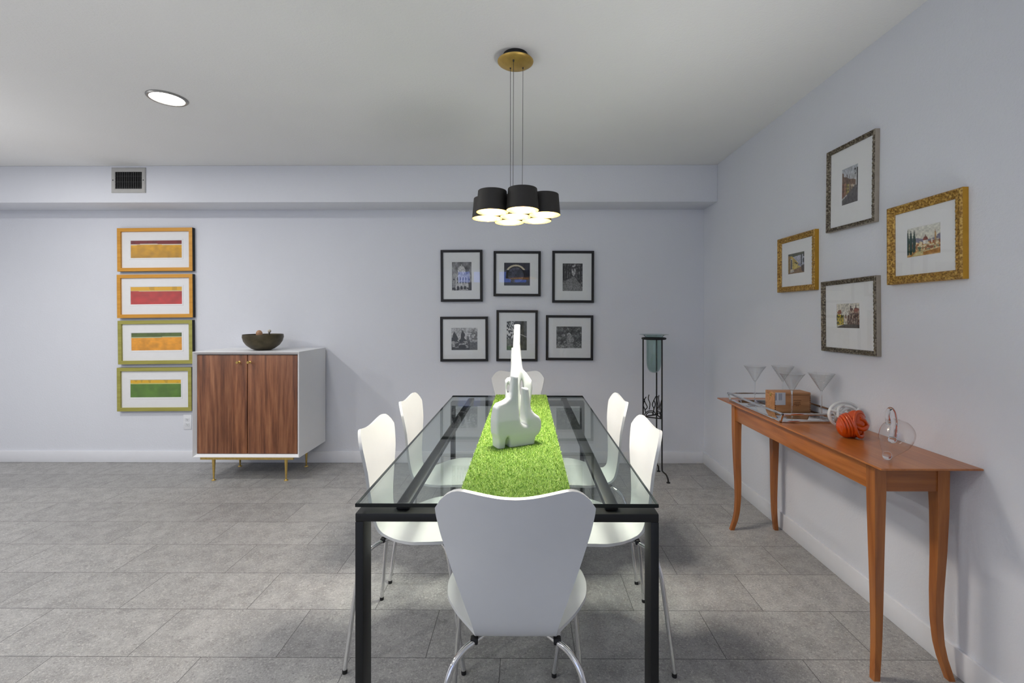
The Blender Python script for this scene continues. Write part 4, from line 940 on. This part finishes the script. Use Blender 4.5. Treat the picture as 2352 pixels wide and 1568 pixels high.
# ------------------------------------------------------------------ cigar box
M['cedar'] = wood_mat('cedar', lin(160, 106, 64), lin(186, 132, 86), lin(202, 150, 104), 'X', rough=.5, gs=1.2)
M['label_paper'] = pmat('label_paper', lin(206, 208, 214), .8, var=.02); M['ink'] = pmat('label_ink', lin(52, 66, 92), .8); M['stamp'] = pmat('branded_mark', lin(112, 70, 44), .8); M['joint'] = pmat('end_grain', lin(96, 56, 34), .7)
b0 = onZ(1779.4, 946.6, TRZ); b1 = onY(1862, 947.5, b0.y); b2 = onY(1758, 893.8, b0.y)
bw_ = b1.x - b0.x; bh = b0.z * 0 + (onY(1800, 901.2, b0.y).z - TRZ); bd = onX(1758, 894, b0.x).y - b0.y
bx = thing('cigar_box', 'small wooden box with a paper label standing on the tray', 'box', (b0.x, b0.y, TRZ))
MB().box((0, 0, 0), (bw_, bd, bh * .86), .0012).build('body', M['cedar'], bx)
MB().box((0, 0, bh * .86 + .0008), (bw_, bd, bh), .0012).build('lid', M['cedar'], bx)
jt = MB()
for k in range(9):
    z = .004 + k * (bh * .86 - .006) / 9
    jt.box((-.0003, .0, z), (.006, -.0003, z + .0045)); jt.box((bw_ - .006, -.0003, z), (bw_ + .0003, .004, z + .0045))
jt.build('finger_joints', M['joint'], bx, smooth=False)
lw = bw_ * .285; l0 = bw_ * .015
lb = MB().box((l0, -.0006, bh * .37), (l0 + lw, -.0001, bh * 1.0), 0).build('paper_label', M['label_paper'], bx, smooth=False)
ik = MB().box((l0 + .002, -.0009, bh * .6), (l0 + .0048, -.0005, bh * .97))
for k in range(5): ik.box((l0 + lw * (.34 + .07 * k), -.0009, bh * (.62 - .02 * (k % 2))), (l0 + lw * (.36 + .07 * k), -.0005, bh * .95))
ik.build('print', M['ink'], lb, smooth=False)
st = MB()
for zc, w, n in ((.60, .22, 6), (.49, .17, 5), (.41, .19, 7), (.34, .10, 3)):
    for k in range(n):
        x = bw_ * (.63 - w / 2 + w * (k + .2) / n); st.box((x, -.0004, bh * zc - .0022), (x + bw_ * w / n * .6, -.0001, bh * zc + .0022))
st.build('stamped_mark', M['stamp'], bx, smooth=False)
MB().box((-.002, bd * .35, bh * .74), (0, bd * .5, bh * .93), .0006).tube([(-.002, bd * .425, bh * .80), (-.006, bd * .425, bh * .82), (-.006, bd * .425, bh * .88), (-.002, bd * .425, bh * .9)], .0013, 8).build('clasp', M['brass'], bx)

# ------------------------------------------------------------------ martini glasses
M['clear'] = thin_glass('clear_stemware', (.99, .992, .992, 1), 1.45, 1.6)
M['ribbed'] = thin_glass('ribbed_stemware', (.97, .973, .973, 1), 1.5, 1.9)
g_ = NT('solid_glass'); gp_ = g_.n('BsdfGlass', IOR=1.45, Roughness=0.0, Color=(.98, .985, .985, 1)); M['glass'] = g_.done(gp_.outputs[0])
GH = .222; GR = .059
def martini(loc, label, ribs):
    t = thing('martini_glass', label, 'glass', loc, group='martini glasses on the tray')
    zb = GH - .086
    prof = [(.0035, zb - .004), (.006, zb), (.012, zb + .008), (GR * .6, zb + .052), (GR, GH)]
    if ribs:
        prof = [(.0035, zb - .004), (.006, zb)]
        for k in range(1, 61):
            f = k / 60; r = .006 + (GR - .006) * f; prof.append((r + .0007 * math.cos(f * 12 * 2 * math.pi), zb + .086 * f))
    inner = [(r - .0011, z + .0004) for r, z in reversed(prof[1:])] + [(0, zb + .002)]
    MB().lathe(prof + [(GR - .0004, GH + .0005)] + inner, 56).build('bowl', M['ribbed' if ribs else 'clear'], t, ang=60)
    if ribs:
        rb = MB()
        for k in range(1, 12):
            f = k / 12; r = .006 + (GR - .006) * f; z = zb + .086 * f
            rb.tube([((r + .0004) * math.cos(2 * math.pi * i / 48), (r + .0004) * math.sin(2 * math.pi * i / 48), z) for i in range(48)], .0006, 6, closed=True)
        rb.build('thread', M['glass'], t)
    MB().lathe([(0, .0032), (.004, .004), (.0034, .012), (.003, .05), (.0032, zb - .012), (.0048, zb - .004), (.0055, zb + .001), (0, zb + .0015)], 20).build('stem', M['glass'], t)
    MB().lathe([(0, 0), (.037, 0), (.039, .0008), (.036, .0014), (.012, .0028), (0, .0034)], 44).build('foot', M['clear'], t)
    return t
gl = [((1734, 926), (1734, 840), False, 'clear martini glass standing apart at the far corner of the tray'),
      ((1797.7, 918), (1798, 840), True, 'threaded martini glass standing behind the wooden box'),
      ((1819, 960), (1819, 857), False, 'clear martini glass standing in front of the wooden box'),
      ((1886.5, 960), (1886, 857), True, 'threaded martini glass standing beside the wooden box, nearest the wall')]
for (fx_, fy_), (rx_, ry_), ribs, lab in gl:
    # the rim fixes the distance, the stem the direction
    yy = (H - (TRZ + GH)) * F / (ry_ - PY) ; P_ = onY(fx_, fy_, yy)
    martini((min(P_.x, RX - .062), yy, TRZ), lab, ribs)

# ------------------------------------------------------------------ glass ornaments
def knot(Rr, tr, turns, n, sq, seed, prec):
    pts = []
    for i in range(n):
        a = 2 * math.pi * i / n; ph = a * turns
        tl = prec[0] + prec[1] * math.sin(a + seed); az = a * prec[2]
        v = Vector((math.cos(ph), math.sin(ph), 0)) * (Rr * (1 + .10 * math.sin(a * 3 + seed)))
        v = Matrix.Rotation(az, 3, 'Z') @ (Matrix.Rotation(tl, 3, 'X') @ v)
        pts.append((v.x * sq[0], v.y * sq[1], v.z * sq[2]))
    return MB().tube(pts, tr, 14, closed=True)
g2 = NT('orange_art_glass'); pp = g2.n('BsdfPrincipled', Roughness=.05, IOR=1.5); pp.inputs['Base Color'].default_value = lin(208, 76, 0); pp.inputs['Transmission Weight'].default_value = .12
pp.inputs['Coat Weight'].default_value = .5; pp.inputs['Coat Roughness'].default_value = .02; M['orange_glass'] = g2.done(pp.outputs[0])
g3 = NT('milky_art_glass'); pp = g3.n('BsdfPrincipled', Roughness=.04, IOR=1.45); pp.inputs['Base Color'].default_value = (.84, .85, .83, 1); pp.inputs['Transmission Weight'].default_value = .2; M['milky_glass'] = g3.done(pp.outputs[0])
oy = 1.975; oc = onY(1957, 976, oy); hgt = 65.5 * oy / F
mb = MB(); mb.ball((-.020, .002, -.006), (.042, .038, .042), u=40, v=28); mb.ball((.014, -.004, .012), (.042, .036, .043), u=40, v=28); mb.ball((.008, .002, -.016), (.038, .034, .032), u=40, v=28)
def loop(c, r, ax, tr, n=56, sq=1.0):
    q = Vector((0, 0, 1)).rotation_difference(Vector(ax).normalized())
    return mb.tube([Vector(c) + q @ Vector((r * math.cos(2 * math.pi * i / n), r * sq * math.sin(2 * math.pi * i / n), 0)) for i in range(n)], tr, 14, True)
for k in range(4): loop((-.040 + .011 * k, .002, -.006 + .002 * k), (.030, .037, .040, .041)[k], (1, -.2, .32), .0058)
mb.tube(spline([(.052, -.006, .030), (.030, -.018, .050), (.002, -.026, .046), (-.012, -.036, .016), (-.004, -.040, -.018), (.012, -.032, -.036), (.034, -.022, -.038), (.046, -.006, -.022), (.042, .012, -.004)], 10), .0072, 14)
mb.tube(spline([(-.004, -.034, .002), (.020, -.040, -.008), (.042, -.034, -.004), (.060, -.014, .004), (.052, .010, .012)], 10), [.004 + .005 * min(1, i / 14) for i in range(41)], 14)
mb.tube(spline([(.014, -.034, .030), (.034, -.034, .022), (.050, -.026, .006), (.058, -.014, -.004)], 10), .0075, 14)
V_ = np.array(mb.v); V_[:, 0] -= (V_[:, 0].max() + V_[:, 0].min()) / 2; V_ *= (66 * oy / F) / (V_[:, 0].max() - V_[:, 0].min()); zmn = V_[:, 2].min(); V_[:, 2] = (V_[:, 2] - zmn) * hgt / (V_[:, 2].max() - zmn); mb.v = [tuple(q) for q in V_]
o = mb.build('glass_knot', M['orange_glass'], loc=(oc.x, oy, KZ), rot=(0, 0, 0)); tag(o, 'glossy orange glass knot on the console table', 'ornament', 'glass knots on the console')
wy = 2.135; wc_ = onY(1954.5, 950, wy); wR = 43 * wy / F
mb = MB()
def ringpts(r, n, tx, tz, off, wob=0): 
    out = []
    for i in range(n):
        a = 2 * math.pi * i / n
        v = Vector((math.cos(a) * r * 1.0, wob * math.sin(2 * a), math.sin(a) * r * .86)); v = Matrix.Rotation(tz, 3, 'Z') @ (Matrix.Rotation(tx, 3, 'X') @ v); out.append(tuple(v + Vector(off)))
    return out
T_ = .0075
mb.tube(ringpts(wR - T_, 72, R(-8), R(8), (0, 0, 0)), T_, 14, True)
for r, off, tx, tz in ((.056, (.004, -.006, .006), R(-14), R(22)), (.044, (.008, .004, .010), R(8), R(-16)), (.031, (.012, -.010, .012), R(-20), R(10)), (.047, (-.004, .010, -.004), R(25), R(30))):
    mb.tube(ringpts(r, 60, tx, tz, off), .0066, 14, True)
mb.tube(spline([(-wR * .84, -.010, .030), (-.034, -.024, .014), (.004, -.026, -.016), (.040, -.012, -.044)], 8), .0078, 12)
mb.tube(spline([(wR * .62, -.014, .036), (.040, -.024, .026), (.016, -.026, -.004)], 8), .0066, 12)
V_ = np.array(mb.v); V_[:, 2] -= V_[:, 2].min(); V_[:, 2] *= (onY(1954, 920.8, wy).z - KZ) / V_[:, 2].max(); mb.v = [tuple(q) for q in V_]
o = mb.build('glass_knot', M['milky_glass'], loc=(min(wc_.x, RX - .004 - wR * 1.0), wy, KZ)); tag(o, 'milky clear glass knot with a wide loop, behind the orange one', 'ornament', 'glass knots on the console')
# self-swallowing bottle of clear glass
ky = 1.675; kp = onY(2058, 1010, ky); s_ = ky / F
M['thin_clear'] = thin_glass('blown_glass', (.985, .988, .988, 1), 1.45, 1.7)
kl = thing('glass_bottle', 'clear blown glass bottle with a looping neck, nearest end of the console', 'ornament', (kp.x, ky, KZ))
def kq(cx, cy, y=0): q = onY(1880 + cx * .11478, 900 + cy * .11478, ky + y); return Vector((q.x - kp.x, y, q.z - KZ))
base = kq(1375, 1300); c = kq(1555, 900); ax = (c - base).normalized(); L_ = (c - base).length
rw = 352 * .11478 * s_ / 1.24
prof = [(.013, -L_ - .006), (.015, -L_), (.020, -L_ * .86), (.033, -L_ * .60), (.046, -L_ * .30), (rw * .985, -.004), (rw, .010), (rw * .95, .028), (rw * .78, .044), (rw * .5, .056), (.013, .062)]
prof = [(q.x, q.y) for q in spline([(a, b, 0) for a, b in prof], 6)]
rot = Vector((0, 0, 1)).rotation_difference(ax).to_matrix()
bo = MB().lathe(prof, 64); bo.v = [tuple(rot @ Vector(v) + c) for v in bo.v]
mn = min(v[2] for v in bo.v) - .001; up_ = Vector((0, 0, -mn)); bo.v = [tuple(Vector(v) + up_) for v in bo.v]; c += up_; base += up_
bo.build('bulb', M['thin_clear'], kl, ang=80)
tp = rot @ Vector((0, 0, .058)) + c
lp = spline([kq(1405, 640, .006), kq(1392, 560, .004), kq(1385, 460, .002), kq(1402, 375, -.004), kq(1445, 340, -.014), kq(1500, 420, -.024), kq(1525, 600, -.034), kq(1510, 760, -.038), kq(1490, 900, -.036)], 8)
n = len(lp); rs = [float(np.interp(i / (n - 1), [0, .15, .35, .55, .75, .9, 1], [.010, .0075, .0072, .0075, .0095, .0115, .0118])) for i in range(n)]
MB().tube(lp, rs, 24, caps=True).build('looping_neck', M['glass'], kl, ang=80)
MB().ball(kq(1478, 955, -.037), (.0135, .011, .0125), u=32, v=24).build('neck_seal', M['glass'], kl)
rg = MB().ball((0, 0, 0), (.0145, .0145, .0155), u=32, v=24); rg.v = [tuple(rot @ Vector(v) + base + Vector((0, 0, .0035))) for v in rg.v]
dz = min(v[2] for v in rg.v); rg.v = [(x, y, z - min(0, dz - .0004)) for x, y, z in rg.v]
rg.build('base_bead', M['glass'], kl)

# ------------------------------------------------------------------ iron vase stand by the back wall
M['iron'] = pmat('black_wrought_iron', lin(24, 23, 23), .55, .3, var=.15, bump=.1, bscale=300)
SX, SY = 1.024, 3.70
vs_ = thing('vase_stand', 'tall black wrought iron stand with flame scrolls near the far corner', 'stand', (SX, SY, 0))
rz = onY(1503, 777, SY).z; pz = onY(1503, 956.5, SY).z; rad = .086; A3 = [R(180), R(300), R(60)]
pt = lambda a, r, z: (r * math.cos(a), r * math.sin(a), z)
for a in A3:
    MB().tube(spline([pt(a, .150, .006), pt(a, .146, .03), pt(a, .130, .055), pt(a, .105, .066), pt(a, rad + .004, .075), pt(a, rad, .10)], 6) + [Vector(pt(a, rad, z)) for z in np.linspace(.16, rz, 8)], .0058, 10).build('leg', M['iron'], vs_, ang=60)
    MB().lathe([(0, 0), (.014, 0), (.015, .003), (.010, .007), (0, .008)], 20).build('foot', M['iron'], vs_, loc=pt(a, .151, 0))
MB().tube([pt(2 * math.pi * i / 48, rad + .002, rz) for i in range(48)], .0085, 12, True).build('ring', M['iron'], vs_, ang=60)
for i in range(3):
    a, b = Vector(pt(A3[i], rad, 0)), Vector(pt(A3[(i + 1) % 3], rad, 0)); L = (b - a).length; e = (b - a) / L
    P3 = lambda u, z: tuple(a + e * (u * L) + Vector((0, 0, pz + z)))
    fl_ = MB(); r_ = .0036
    fl_.tube([P3(0, 0), P3(1, 0)], .0048, 8)
    if i == 0:
        fl_.build('base_bar', M['iron'], vs_, ang=60); continue
    for ra in (.30, .42): fl_.tube([P3(.5 + ra * math.cos(t_), ra * .55 * L * 1.15 * math.sin(t_)) for t_ in np.linspace(0, math.pi, 16)], r_, 8)
    for pts in ([(.05, .15), (.2, .12), (.32, .085), (.2, .05), (.28, .02), (.3, .0)], [(.2, .12), (.1, .085), (.2, .05), (.24, .02)], [(.56, .17), (.62, .14), (.5, .10), (.52, .07), (.55, .05)],
                [(.78, .155), (.9, .13), (.78, .095), (.7, .07), (.85, .05), (.8, .03)], [(.9, .13), (1.0, .15)], [(.9, .13), (.98, .09), (.85, .05)]):
        fl_.tube(spline([P3(u, z) for u, z in pts], 6), r_, 8)
    fl_.build('flame_scroll', M['iron'], vs_, ang=60)
M['teal_glass'] = thin_glass('smoky_teal_glass', (.80, .865, .85, 1), 1.5, 1.1)
vz = onY(1503, 855.5, SY).z; vt = onY(1503, 768, SY).z; hh = vt - vz
prof = [(0, 0), (.016, .001), (.034, .010), (.048, .030), (.055, .058), (.058, .10), (.060, hh - .05), (.066, hh - .03), (.074, hh - .012), (.100, hh - .003), (.115, hh)]
prof = [(max(0, q.x), q.y) for q in spline([(a, b, 0) for a, b in prof], 5)]
va_ = MB().lathe(prof + [(.1155, hh + .002)] + [(max(0, r - .003), z + .003) for r, z in reversed(prof)], 56).build('glass_vase', M['teal_glass'], loc=(SX, SY, vz), ang=70)
tag(va_, 'smoky teal glass vase with a wide rim hanging in the iron stand', 'vase')
